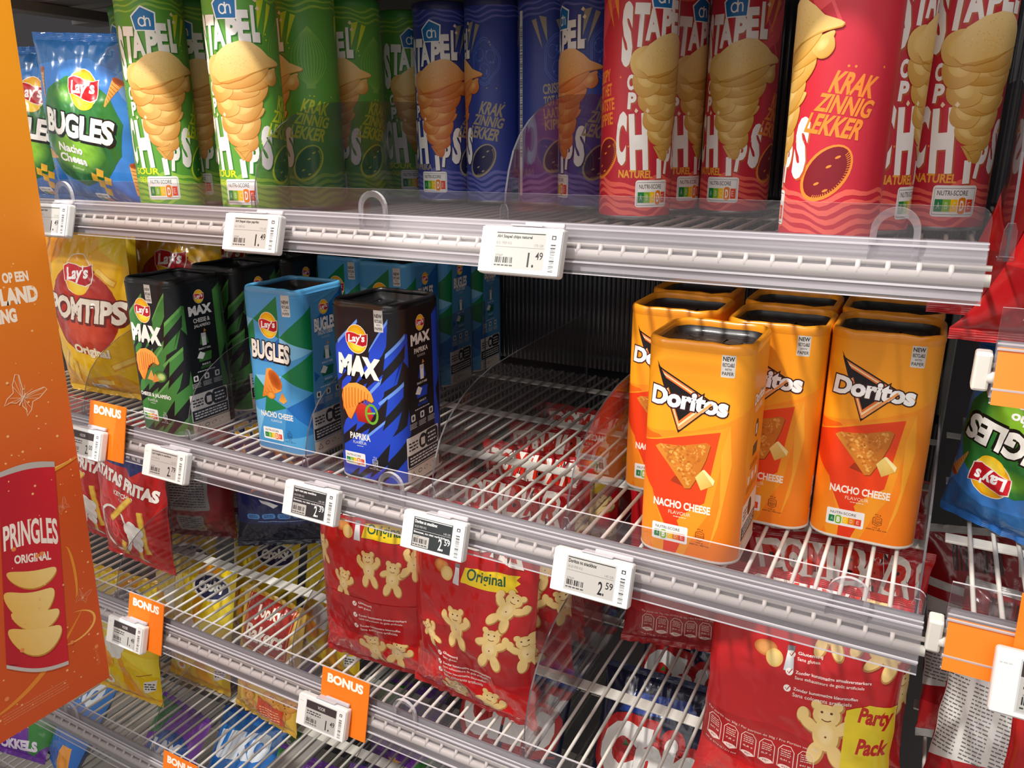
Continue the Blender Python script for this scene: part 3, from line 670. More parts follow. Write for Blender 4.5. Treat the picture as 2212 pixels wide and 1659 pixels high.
def art_doritos():
    A = Art(); o2, o3, red, dk = 'f77f14', 'f0640f', 'e8380f', 'c92a0c'
    for s in (0, ):
        A.poly([(-70, 118), (-50, 122), (-30, 124), (0, 128), (30, 140), (52, 152), (66, 156), (70, 60), (60, 2.6), (-70, 2.6)], o2, 'f8931c', 90)
        A.poly([(-70, 113), (-46, 111), (-24, 115), (-30, 120), (-55, 121), (-70, 122)], o3)
        A.poly([(-70, 104), (-48, 111), (26, 134), (34, 138), (22, 52), (10, 30), (0, 2.6), (-30, 2.6), (-52, 60), (-70, 66)], 'f59a20')
        A.poly([(-60, 107), (-48, 110), (26, 131), (16, 60), (-4, 44), (-10, 34), (-20, 30), (-34, 60), (-60, 90)], red, 'f04812', 20)
        A.poly([(-60, 90), (-34, 64), (-24, 32), (-36, 2.6), (-60, 2.6)], 'f7941c', 'f77f14', 60); A.poly([(-20, 40), (-8, 36), (-2, 20), (-8, 2.6), (-20, 2.6)], red)
        A.poly([(34, 138), (38, 100), (30, 40), (22, 10), (30, 60), (28, 110)], 'f9a52c'); A.poly([(56, 150), (64, 154), (70, 100), (62, 60), (54, 100)], 'f9a52c')
    A.poly([(70, 60), (84, 100), (118, 90), (124, 40), (110, 2.6), (74, 2.6)], 'f28a16')
    newtag(A, 28, 213, 12, 31)
    def tri(s, col, dx=0, dy=0):
        P = [(-33, 183), (17, 156.5), (-12.5, 127)]; cx, cy = -12, 156
        return A.poly([(cx+(x-cx)*s+dx, cy+(y-cy)*s+dy) for x, y in P], col)
    tri(1.1, '1a0e12'); tri(1.0, 'f08040'); tri(.9, 'fbd9a6'); tri(.8, 'e8702c'); tri(.7, '120c10')
    A.poly([(-36, 190), (-31, 182), (-22, 168), (-26, 164), (-30, 174)], '1a0e12')
    A.word('Doritos', -40, 147, 31, 165, 'ffffff', .05, -3.2, .04, outline='3a1418', ow=.055)
    A.stroke([(-12, 128), (16, 156)], 2.2, 'f3a25a'); A.stroke([(-10.5, 127), (17.5, 155)], .7, '3a1418')
    # the tortilla triangle with its browned blotches
    tp = [(-33, 108), (-29, 111), (-8, 112.5), (14, 119), (18, 117), (15, 103), (8, 84), (2, 72), (-3, 71), (-10, 80), (-22, 95)]
    A.poly([(x-5, y-4) for x, y in ((-12, 80), (2, 76), (4, 82), (-8, 86))], 'a8330c')
    A.poly([(x+.5, y-.8) for x, y in tp], '8f3d08'); A.poly(tp, 'dd8a2c', 'c8701c', 0)
    r = random.Random(4); cols = ['e6a24a', 'cc7222', 'c0661a', 'ebb056', 'd9872e', 'b5600f']
    for k in range(170):
        a, b = r.random(), r.random()
        if a+b > 1: a, b = 1-a, 1-b
        x = -29+a*43+b*29; y = 109.5+a*6.5-b*35
        A.ell(x, y, r.uniform(.8, 2.4), r.uniform(.6, 1.7), cols[k % 6], mixc(cols[k % 6], 'd48430', .6), rot=r.uniform(0, 180), n=12, wob=.05, mid=.6)
    A.poly([(6, 84), (12, 92), (23, 79), (12, 72)], 'f2d47c', 'dcae4c', -40); A.poly([(12, 92), (23, 79), (24, 84), (14, 93)], 'f8e6a4')
    A.word('NACHO CHEESE', -32, 49, 22, 57, 'fbeee0', .035); A.word('FLAVOUR', -17, 43, 4, 46.5, 'f6dcc8', 0); A.lines(-12, 40, 0, 41.6, 1, 'f6dcc8', .5)
    nutri(A, -32, 14, 2.5, 31.5, 1); kcal(A, 14, 22, 5.5)
    cx = PER_SIDE+2
    A.word('Doritos', cx-22, 150, cx+20, 161, 'ffffff', .05, 0, .04, outline='3a1418', ow=.05); A.word('NACHO CHEESE', cx-16, 142, cx+14, 147, 'fbeee0', .03)
    A.ell(cx-2, 124, 7, 9, '2a1a14'); A.rect(cx-6, 118, cx+1, 128, 'eeeeee'); A.poly([(cx-12, 98), (cx-12, 109), (cx+8, 109), (cx+6, 98)], '2a1a14'); A.lines(cx-18, 86, cx+14, 92, 2, '5a2a0a', .5)
    for k in (-1, 0, 1): A.rect(cx-4+k*16-4, 73, cx-4+k*16+4, 81, 'e8e8e8', r=1.5); A.lines(cx-11+k*16, 64, cx+3+k*16, 71, 4, '5a2a0a', .4)
    A.rect(cx-33, 18, cx+25, 56, 'e9e2d8', r=1); A.rect(cx-32, 19, cx+24, 33, '1b1512'); A.lines(cx-28, 21, cx+20, 32, 3, 'e8e8e8', .5); A.ell(cx-4, 45, 8, 9, '1b1512'); A.lines(cx-30, 38, cx-14, 50, 3, '222222', .5)
    A.rect(cx-33, 3, cx+25, 16, 'd9cbbd'); A.stroke([(cx-28, 6), (cx-24, 13), (cx-20, 6)], 1.4, '222222', True)
    return A
G2 = 'snack boxes on the second shelf'
b_dor = make_box(art_doritos(), 'f9a01b', 'f2991c', '', G2, 1)
b_bug = make_box(art_bugles(), '4a9bd4', '58a8dc', '', G2, 2, 5)
b_maxb = make_box(art_max('blue'), '15151a', '141417', '', G2, 3, 5)
b_maxg = make_box(art_max('green'), '15171a', '141417', '', G2, 4, 5)
_bu = set()
def place_box(o, x, y, label, deg=0):
    if o.name in _bu: o = copy_tree(o)
    _bu.add(o.name); o.location = (x, y, ZC+S2+.0022); o.rotation_euler = (0, 0, radians(deg)); o['label'] = label
for a in (
 (b_dor, -.170, .072, 'orange nacho cheese box standing alone in front, near the shelf edge'),
 (b_dor, -.026, .181, 'orange nacho cheese box on the right, its whole front label in view'),
 (b_dor, -.1235, .176, 'orange nacho cheese box partly hidden behind the front one, middle of its row'),
 (b_dor, -.2325, .198, 'orange nacho cheese box at the left, half behind the front one'),
 (b_dor, -.243, .302, 'orange nacho cheese box in the back row, leftmost, only its rim showing'),
 (b_dor, -.1285, .276, 'orange nacho cheese box in the back row, middle one'),
 (b_dor, -.028, .281, 'orange nacho cheese box in the back row, rightmost, under the red bag corner'),
 (b_maxb, -.545, .075, 'black and blue paprika crisp box standing at the shelf edge'),
 (b_bug, -.701, .094, 'light blue and green box standing in front, left of the black and blue one'),
 (b_bug, -.803, .342, 'light blue box in the back row, leftmost, beside the black boxes'),
 (b_bug, -.706, .324, 'light blue box in the back row, behind the black and blue one'),
 (b_bug, -.706, .422, 'light blue box behind another, showing only its right side'),
 (b_bug, -.706, .5195, 'light blue box deepest on the shelf, in the dark'),
 (b_maxg, -.893, .071, 'black and green cheese and jalapeño box standing in front on the left'),
 (b_maxg, -.902, .186, 'black and green box directly behind the front one, partly hidden'),
 (b_maxg, -.902, .286, 'black and green box deepest in its row, only its top visible')):
    place_box(*a)

# ================================================================== shelving
XL, XR, DEP = -1.318, .034, .56
def rack(zs, x0, x1, label, brackets=(), bars=(.172, .325, .49), orange=False, tabs=(), riser=True):
    """wire shelf: grid, flat cross bars, grey front rail with two rods and pegs, milky cover, clear riser"""
    root = empty('wire_shelf', ((x0+x1)/2, 0, zs), 0, label, 'shelf', 'wire shelves'); ox = (x0+x1)/2
    a, b = x0-ox, x1-ox
    m = MB(); n = int((x1-x0)/.02)
    # wires stand on a fixed 20 mm pitch counted from x = -.052
    k0 = math.ceil((x0+.004+.052)/.0203)
    x = -.052+k0*.0203
    while x < x1-.003:
        lx = x-ox
        m.tube([(lx, DEP, -.0022), (lx, .026, -.0022), (lx, .014, -.0045), (lx, .004, -.011), (lx, -.004, -.013)], .0021, 7); x += .0203
    m.build('wire_grid', WIREM, root)
    for y in bars:
        MB().box(a, b, y-.009, y+.009, -.0072, -.0046, .0006).build('cross_bar', WIREM, root)
    for bx in brackets: MB().box(bx-ox-.024, bx-ox+.024, .02, DEP, -.014, -.0076, .001).build('support_arm', mat('grey_arm', '8f8d8b', .45), root)
    # rail
    r = MB(); r.prism([(.004, .013), (.0015, .0135), (-.0085, -.0235), (-.0095, -.0262), (.012, -.0262), (.012, -.0245), (-.0055, -.0238)], 'x', a, b); r.build('front_rail', RAILM, root)
    MB().tube([(a-.003, -.0045, -.0038), (b+.004, -.0045, -.0038)], .0021, 10).build('thin_rod', WIREM, root)
    tr_ = MB().tube([(a-.003, -.0085, -.0118), (b+.004, -.0085, -.0118)], .0045, 12).build('thick_rod', WIREM, root)
    pg = MB(); x = a+.012
    while x < b-.004: pg.tube([(x, -.0068, -.0030), (x, -.0115, -.0115)], .0019, 8); x += .0203
    pg.build('peg_row', WIREM, tr_)
    cv = MB(); cv.prism([(-.0078, .0135), (-.0086, .0135), (-.0215, -.0268), (-.0207, -.0268)], 'x', a, b, 0, 0)
    cv.box(a, b, -.0088, -.0074, .0128, .0138, 0, 1); cv.box(a, b, -.0217, -.0205, -.0272, -.0264, 0, 1)
    for (f, h) in ((.09, .0007), (.76, .0007)):
        y, z = -.0086-.0129*f, .0135-.0403*f; cv.box(a, b, y-.0016, y+.0002, z-h, z+h, 0, 1)
    cv.build('label_cover', [COVER, ACRL], root)
    if riser:
        s = MB(); R = .009; prof = [(a, -.004), (b-.0005, -.004), (b-.0005, .0375-R)]+[(b-.0005-R+R*cos(t), .0375-R+R*sin(t)) for t in (pi/8, pi/4, 3*pi/8, pi/2)]+[(a, .0375)]
        s.prism(prof, 'y', -.0012, .0012, 0, 1); rs_ = s.build('clear_riser', [ACR, ACRL], root)
        for tx in tabs:
            t = MB(); lx = tx-ox
            o = [(lx+.0165*cos(q)*(1 if k else 1), .0195+.0165*sin(q)) for k, q in enumerate(np.linspace(0, pi, 13))]+[(lx-.0165, -.022), (lx+.0165, -.022)]
            i = [(lx+.012*cos(q), .0175+.0125*sin(q)) for q in np.linspace(0, pi, 13)]+[(lx-.012, .0), (lx+.012, .0)]
            nO = len(o)
            for yy in (-.0055, -.0035):
                pass
            vo = [t.bm.verts.new((p[0], -.0058, p[1])) for p in o]; vi = [t.bm.verts.new((p[0], -.0040, p[1])) for p in i]
            vb = [t.bm.verts.new((p[0], -.0018, p[1])) for p in o]
            for k in range(nO):
                k2 = (k+1) % nO; t.bm.faces.new((vo[k], vo[k2], vi[k2], vi[k])).material_index = 2; f = t.bm.faces.new((vo[k], vb[k], vb[k2], vo[k2])); f.material_index = 1
            t.bm.faces.new(vi)
            t.build('finger_tab', [ACR, ACRL, ACRT], rs_)
    if orange:
        MB().prism([(-.0088, .011), (-.0096, .011), (-.0232, -.0275), (-.0224, -.0275)], 'x', a+.001, b).build('orange_strip', mat('orange_card', 'f57a0c', .45), root)
        MB().box(a-.012, a-.001, -.012, .004, -.022, .006, .002).build('end_cap', WIREM, root)
    return root
rack(S1, XL, XR, 'top wire shelf carrying the crisp cans', tabs=(-.98, -.494, -.0255))
rack(S2, XL, XR, 'second wire shelf carrying the square snack boxes', tabs=(-.98, -.490, -.023))
rack(S3, XL, XR, 'third wire shelf, with the red bags of bear crackers', brackets=(), tabs=(-.488,))
rack(S4, XL, XR, 'fourth wire shelf, with the yellow snack bags', brackets=(-.81,), tabs=(-1.20, -.72))
rack(S5, XL, XR, 'lowest wire shelf, with purple snack bags, seen through the wires')
R1, R2, R3 = -.150, -.368, -.672
rack(R1, .049, .62, 'shelf of the right-hand bay, upper one with orange strip, below the red bag', orange=True)
rack(R2, .049, .62, 'shelf of the right-hand bay, middle one with orange strip', orange=True)
rack(R3, .056, .62, 'lowest shelf of the right-hand bay, mostly below the white price tag')
# canopy shelf above the cans
z0 = .196
root = empty('upper_shelf', ((XL+XR)/2, 0, z0), 0, 'grey shelf overhead, its dark underside above the cans', 'shelf')
h = (XR-XL)/2; g = mat('grey_steel', '8d8984', .5, .1)
MB().box(-h, h, .0, DEP, .012, .016).build('deck', g, root)
MB().prism([(-.032, -.004), (-.030, .03), (-.004, .03), (0, .012), (-.006, -.004)], 'x', -h, h).build('front_edge', RAILM, root)
for y in (.14, .30, .46): MB().box(-h, h, y-.022, y+.022, -.008, .012, .001).build('stiffener', g, root)
for x in (-.52, -.18, .2, .5): MB().box(x-.016, x+.016, .02, DEP, -.022, -.0085, .001).build('support_arm', g, root)
# back of the cabinet, uprights, floor, ceiling
def structure(name, mb, m): o = mb.build(name, m); o['kind'] = 'structure'; return o
structure('wall_back', MB().box(-3.2, 2.2, .64, .66, 0, 2.6), mat('dark_back_wall', '37353a', .5))  # dark grey puts the lack of light at the back into the colour
structure('floor', MB().box(-3.2, 2.2, -3.2, .66, -.02, 0), mat('shop_floor', 'b9b2a8', .35, noise_amt=.05, nscale=6))
structure('trim_1', MB().box(-1.336, -1.322, .575, .64, .02, 2.4, .002), mat('upright_steel', '6f6c6a', .45, .2))
structure('trim_2', MB().box(.0365, .047, .575, .64, .02, 2.4, .002), mat('upright_steel'))
def ribbed(x0, x1, z0, z1, label, parent=None):
    n = int((x1-x0)/.0012); pts = []
    for k in range(n+1):
        x = x0+(x1-x0)*k/n; pts.append((x-(x0+x1)/2, -.0016*abs(sin(pi*(x-x0)/.0085))))
    m = MB(); va = [m.bm.verts.new((p[0], p[1], 0)) for p in pts]; vb = [m.bm.verts.new((p[0], p[1], z1-z0)) for p in pts]
    ba = [m.bm.verts.new((p[0], .004, 0)) for p in (pts[0], pts[-1])]; bb = [m.bm.verts.new((p[0], .004, z1-z0)) for p in (pts[0], pts[-1])]
    for k in range(n): f = m.bm.faces.new((va[k], va[k+1], vb[k+1], vb[k])); f.smooth = True
    m.bm.faces.new((ba[0], ba[1], bb[1], bb[0])); m.bm.faces.new((ba[0], va[0], vb[0], bb[0])); m.bm.faces.new((va[-1], ba[1], bb[1], vb[-1]))
    o = m.build('ribbed_panel', mat('smoky_ribbed_plastic', '2b2a2e', .12, spec=.8)); o.location = ((x0+x1)/2, .590, ZC+z0)  # clear plastic given a dark colour that stands for the unlit depth
    return tag(o, label, 'back panel', 'ribbed back panels')
ribbed(-1.31, .03, S1+.002, .185, 'ribbed smoky back panel behind the crisp cans')
ribbed(-1.31, .03, S2+.002, S1-.012, 'ribbed smoky back panel behind the snack boxes')
ribbed(-1.31, .03, S3+.002, S2-.012, 'ribbed smoky back panel behind the red bags')
ribbed(.055, .62, R1+.002, .24, 'ribbed smoky back panel of the right-hand bay')

# ------------------------------------------------------------------ clear dividers
DP = [(.004, 0), (.0035, .02), (.006, .038), (.012, .056), (.021, .073), (.034, .087), (.052, .0995), (.075, .111), (.1, .119), (.135, .126), (.2, .13), (.43, .137), (.43, 0)]
def divider(x, zs, label, L=1.0, H=1.0):
    root = empty('clear_divider', (x, 0, zs), 0, label, 'shelf divider', 'clear shelf dividers')
    m = MB(); m.prism([(y if y < .3 else y*L, z*H+.0005) for y, z in DP], 'x', -.0009, .0009, 0, 1)
    o = m.build('panel', [ACRD, ACRE], root)
    c = MB(); c.box(-.0055, .0055, .0032, .011, .0004, .004, .001, 0)
    c.prism([(-.0045, .004), (.0045, .004), (.004, .022), (.0022, .027), (-.0022, .027), (-.004, .022)], 'y', .0005 if False else .0016, .0034, 0, 1)
    c.build('clip', [ACR, ACRL], root)
    return root
divider(-.6595, S1, 'clear divider on the top shelf between the green cans and the blue cans')
divider(-.350, S1, 'clear divider on the top shelf between the blue cans and the red cans')
divider(.0455, S1, 'clear divider at the right end of the top shelf, seen almost edge-on')
divider(-1.027, S2, 'clear divider on the second shelf between yellow bags and black boxes')
divider(-.817, S2, 'clear divider beside the black and green box')
divider(-.619, S2, 'clear divider between the light blue and the black and blue boxes')
divider(-.441, S2, 'clear divider left of the empty stretch of the second shelf')
divider(-.283, S2, 'clear divider right of the empty stretch, left of the orange boxes')
divider(.0275, S2, 'clear divider at the right end of the second shelf, beside the last orange box')
divider(-1.025, S3, 'clear divider on the third shelf beside the red ketchup bags')
divider(-.674, S3, 'clear divider on the third shelf, left of the bear cracker bags')
divider(-.330, S3, 'clear divider on the third shelf, right of the bear cracker bags', 1, 1.25)
divider(-1.0, S4, 'clear divider on the fourth shelf among the yellow bags')
divider(-.632, S4, 'clear divider on the fourth shelf below the bonus card')

# ------------------------------------------------------------------ price tags and bonus cards
CASE = mat('white_tag_case', 'dcdbd9', .4)
def tag_art(name, per, gr, price, cents, mode):
    A = Art(); A.rect(-25, -16.5, 24.5, 16.5, 'c3c6c8'); sc = 'b7b4b0' if mode != 'dark' else '33373a'; ink = '1c1c1e' if mode != 'dark' else 'e3e3e3'
    A.rect(-24, -15.5, 23.5, 15.5, 'b3b0ac' if mode != 'dark' else '2f3336')
    if mode == 'voor':
        A.rect(-24, 6, 23.5, 15.5, '3a2f30'); A.word('VOOR', -6, 8.5, 6, 12.5, 'c8c4c0', .01); A.lines(-22, -2, 0, 4, 2, '3a3a3c', .5)
    else:
        A.rect(-23, 14, 22.5, 14.8, ink); A.word(name, -22.5, 9.4, -22.5+len(name)*1.45, 12.8, ink, .03)
        A.word(per, -22.5, 4.8, -8, 7, mixc(ink, sc, .35), .0); A.word(gr, 13.5, 3.8, 22, 6, mixc(ink, sc, .35), .0); A.rect(-23, 2.4, 22.5, 2.8, mixc(ink, sc, .4))
    if mode == 'dark':
        A.word('Excuses, nu niet verkrijgbaar', -22.5, -1.6, 21, 1.2, ink, .02); A.rect(-23, -14.8, -3, -3.2, 'b3b0ac')
    bc = '222224'
    A.word('27227' if mode != 'voor' else 'x 1', -22, -5.4, -15, -3.9, bc, .0); A.barcode(-22, -11, -4.5, -6, bc, 14, rng=7); A.lines(-22.5, -13.8, -5, -12.2, 1, '444446', .7)
    A.word(price+'.', 8.5, -13.5, 14.8, -1.2, ink, .015); A.word(cents, 15.6, -6.8, 22.4, -.4, ink, .01)
    A.rect(28.5, 10.5, 32.5, 14, '3a3a3c'); A.rect(29.5, 11.2, 31.5, 13, 'e9e8e6'); A.barcode(28.3, -16, 32.8, 7, '2a2a2c', 22, True, rng=5); A.lines(-36, 11.4, -29, 12.4, 1, 'c0c0c0', .8)
    return A
def price_tag(x, zs, label, txt=('', '', '', '1', '49', ''), s=1.0, dz=0, dy=0):
    root = empty('price_tag', (x, -.0345+dy, zs-.0085+dz), 0, label, 'price tag', 'electronic price tags'); root.rotation_euler = (radians(-17), 0, 0)
    cs_ = MB().box(-.0385*s, .0385*s, 0, .0115, -.0205*s, .0205*s, .003, seg=3).build('case', CASE, root)
    A = tag_art(*txt)
    me = art_mesh('screen', A, [-37.5, 37.5], [-19, 19], lambda u, v: ((u/1000*s, -.0002, v/1000*s), (0, -1, 0)), 'e9e8e6'); link('screen', me, mat('tag_screen', rough=.3, attr=True), cs_)
    c = MB(); c.box(-.012*s, .018*s, .001, .012, .0208*s, .0224*s, .0006); c.box(-.001, .036*s, .0055, .0095, .0212*s, .0258*s, .0015, 0); c.build('clear_hinge', [ACRL], root)
    return root
def bonus_card(x, zs, label, top=.055, s=1.0, dx=.012):
    root = empty('bonus_card', (x+dx, -.0215, zs-.0085), 0, label, 'bonus card', 'orange bonus cards'); root.rotation_euler = (radians(-13), 0, 0)
    w = 37*s; A = Art()
    A.word('BONUS', -w+9*s, (top*1000-17)*s, w-9*s, (top*1000-5)*s, 'fdf3e8', .05)
    st_ = MB().box(-w/1000, w/1000, 0, .0012, -.021, top*s, .0004).build('card_stock', mat('orange_card', 'f57a0c', .45), root)
    me = art_mesh('card_print', A, [-w, w], [-20.8, top*1000*s-.4], lambda u, v: ((u/1000, -.0003, v/1000), (0, -1, 0)), 'f57a0c'); link('card_print', me, PAPERP, st_)
    return root
price_tag(-.975, S1, 'white price tag at the far left of the top rail, cut by the orange banner', ('AH Stapel chips', '8.51 PER KG', '175 GR', '1', '49', ''))
price_tag(-.632, S1, 'white price tag 1.49 below the front green cans', ('AH Stapel chips paprika', '8.51 PER KG', '175 GR', '1', '49', ''))
price_tag(-.315, S1, 'white price tag 1.49 with naturel text, below the blue cans', ('AH Stapel chips naturel', '8.51 PER KG', '175 GR', '1', '49', ''), 1.03)
price_tag(-.985, S2, 'white price tag in front of a bonus card, left end of the second rail', ('', '', '', '2', '00', 'voor'))
bonus_card(-.965, S2, 'orange bonus card above the price tag at the left of the second rail')
price_tag(-.823, S2, 'white price tag 2.79 below the black and green box', ("Lay's bugles nc snackbox", '19.93 PER KG', '140 GR', '2', '79', ''))
price_tag(-.583, S2, 'dark-screened price tag below the light blue box', ("Lay's max pap snackbox", '18.50 PER KG', '140 GR', '2', '39', 'dark'))
price_tag(-.417, S2, 'dark-screened price tag 2.59 below the empty stretch', ('Doritos sc snackbox', '18.50 PER KG', '140 GR', '2', '59', 'dark'))
price_tag(-.241, S2, 'white price tag 2.59 left of the front orange box', ('Doritos nc snackbox', '18.50 PER KG', '140 GR', '2', '59', ''), 1.03)
price_tag(-.965, S3, 'small white price tag on the third rail beside the banner', ('', '', '', '1', '48', 'voor'))
bonus_card(-.950, S3, 'orange bonus card on the third rail beside the banner')
price_tag(-.595, S3, 'white price tag 1.49 below the first bear cracker bag', ('', '', '', '1', '49', 'voor'))
bonus_card(-.583, S3, 'orange bonus card on the third rail below the bear cracker bags')
bonus_card(-.930, S4, 'orange bonus card at the bottom edge of the photo')
price_tag(-.945, S4, 'white price tag on the fourth rail, at the bottom edge', ('', '', '', '1', '49', 'voor'))
price_tag(.128, R2, 'large white price tag under the right-hand bonus card', ('', '', '', '1', '99', 'voor'), 1.2, -.006, -.004)
bonus_card(.124, R2, 'orange bonus card at the right edge of the photo', .048, 1.15, .012)

# ------------------------------------------------------------------ cardboard side banner
def banner():
    A = Art(); H = 1200; rg = [(-560, 0), (0, 0), (0, H), (-560, H)]
    def C(u, v): return mixc('d2541c', 'f09a18', min(1, max(0, (v-330)/520)))
    A.word('OP EEN', -43, 596, -11, 609, 'f7e6d4', .045); A.word('LAND', -50, 569, -3, 590, 'f7e6d4', .06); A.word('ING', -56, 547, -34, 565, 'f7e6d4', .06)
    def fly(cx, cy, s, rot, c='f3cfae'):
        a = radians(rot)
        T = lambda p: (cx+s*(p[0]*cos(a)-p[1]*sin(a)), cy+s*(p[0]*sin(a)+p[1]*cos(a)))
        for sg in (1, -1):
            wing = [(0, 0), (sg*6, 10), (sg*16, 21), (sg*20, 20), (sg*17, 8), (sg*12, 1), (sg*15, -8), (sg*14, -16), (sg*10, -10), (sg*4, -8)]
            A.stroke([T(p) for p in wing], .9*s, c, True)
            for q in ((16, 20), (18, 14), (16, 7), (13, -6), (12, -12)): A.stroke([T((sg*1, 0)), T((sg*q[0], q[1]))], .45*s, c)
            A.stroke([T((0, 4)), T((sg*5, 14))], .35*s, c)
        A.stroke([T((0, 6)), T((0, -9))], 1.3*s, c)
    fly(-46, 450, 1.15, -38); fly(-22, 288, .5, 25, 'e9a07c'); fly(-18, 146, .55, -30, 'e9a07c'); fly(-60, 800, .9, 20)
    def swirl(P, w, c1):
        n = len(P); A.stroke(P, [w*sin(pi*(i+.5)/n) for i in range(n)], c1)
    swirl([(-140+150*t, 250+120*t+25*sin(4*t)) for t in np.linspace(0, 1, 20)], 9, 'e59a2c'); swirl([(-140+150*t, 252+120*t+25*sin(4*t)) for t in np.linspace(0, 1, 20)], 2, 'f6cf7a')
    swirl([(-40+34*cos(t), 108+22*sin(t)) for t in np.linspace(-2.2, 1.4, 24)], 3.5, 'f2b75a'); swirl([(-170+150*t, 40+90*t*t) for t in np.linspace(0, 1, 20)], 7, 'e58a2a'); swirl([(-28+6*cos(t), 190+40*sin(t)) for t in np.linspace(-1.6, 1.6, 14)], 4, 'e8922c')
    # the printed tube: red cylinder with silver rims, curved crisps falling; its face is left blank red
    T = Art()
    T.poly([(0, 0), (0, 1)]+[(k/10, 1+.012*sin(pi*k/10)) for k in range(11)]+[(1, 0)]+[(1-k/10, -.03*sin(pi*k/10)) for k in range(11)], 'b8162a', 'd0202e', 0)
    T.poly([(0, .98)]+[(k/10, .98+.015*sin(pi*k/10)) for k in range(11)]+[(1-k/10, 1.005+.02*sin(pi*k/10)) for k in range(11)], 'b9b4ae')
    T.poly([(k/10, -.03*sin(pi*k/10)) for k in range(11)]+[(1-k/10, -.02-.03*sin(pi*k/10)) for k in range(11)], 'c6c0ba')
    T.word('PRINGLES', .04, .60, .97, .73, 'f8ece0', .03, 0, 0, arc=.02); T.word('ORIGINAL', .2, .53, .82, .575, 'f8ece0', .035, 0, .0)
    for (cx, cy, rx, ry, ro) in ((.48, .44, .42, .045, 0), (.42, .30, .42, .075, 0), (.5, .22, .4, .05, 0), (.48, .11, .44, .07, 0)):
        P = [(cx+rx*cos(t), cy+ry*sin(t)+ry*.9*cos(t)**2) for t in np.linspace(0, 6.28, 30)[:-1]]
        T.poly([(x+.01, y-.008) for x, y in P], 'c4862a'); T.poly(P, 'e9b95a', 'f6d88a', 60)
    q = np.array([(-132, 105), (-54, 63), (-94, 362), (-22, 353)], float)
    for V, F, C_ in T.L:
        u, v = V[:, :1], V[:, 1:2]; A.L.append((q[0]*(1-u)*(1-v)+q[1]*u*(1-v)+q[2]*(1-u)*v+q[3]*u*v, F, C_))
    r = random.Random(2)
    for k in range(160): A.ell(-r.random()**1.3*200, r.uniform(20, 700), *(lambda q: (q, q))(r.uniform(.5, 1.9)), 'f4b87a', n=8)
    for k in range(8): A.ell(-r.random()*180, r.uniform(20, 300), 3, 3, 'e88a4a', n=12)
    for k in range(4): A.lines(-150, 22+k*4, -60, 25+k*4, 1, 'dd8a62', .35, k)
    A.lines(-14, 30, -10, 60, 10, 'dd8a62', .3)
    for V, F, C_ in A.L: V[:, 0] -= .030*V[:, 1]
    # sheet
    us = np.linspace(-560, 0, 15); vs = np.linspace(0, H, 31)
    root = empty('banner', (-.96, -.071, -.7315), 0, 'large orange cardboard banner with printed red tube and butterflies at the left', 'banner')
    root.rotation_euler = (radians(-1.8), 0, 0); root.scale = (.96, .96, .96)
    me = art_mesh('printed_face', A, us, vs, lambda u, v: ((.0021, u/1000, v/1000), (1, 0, 0)), C, 6e-5)
    link('printed_face', me, PAPERP, root)
    MB().box(-.0021, .0018, -.56, 0, 0, 1.2).build('board', mat('orange_board_core', 'c9702c', .7), root)
banner()

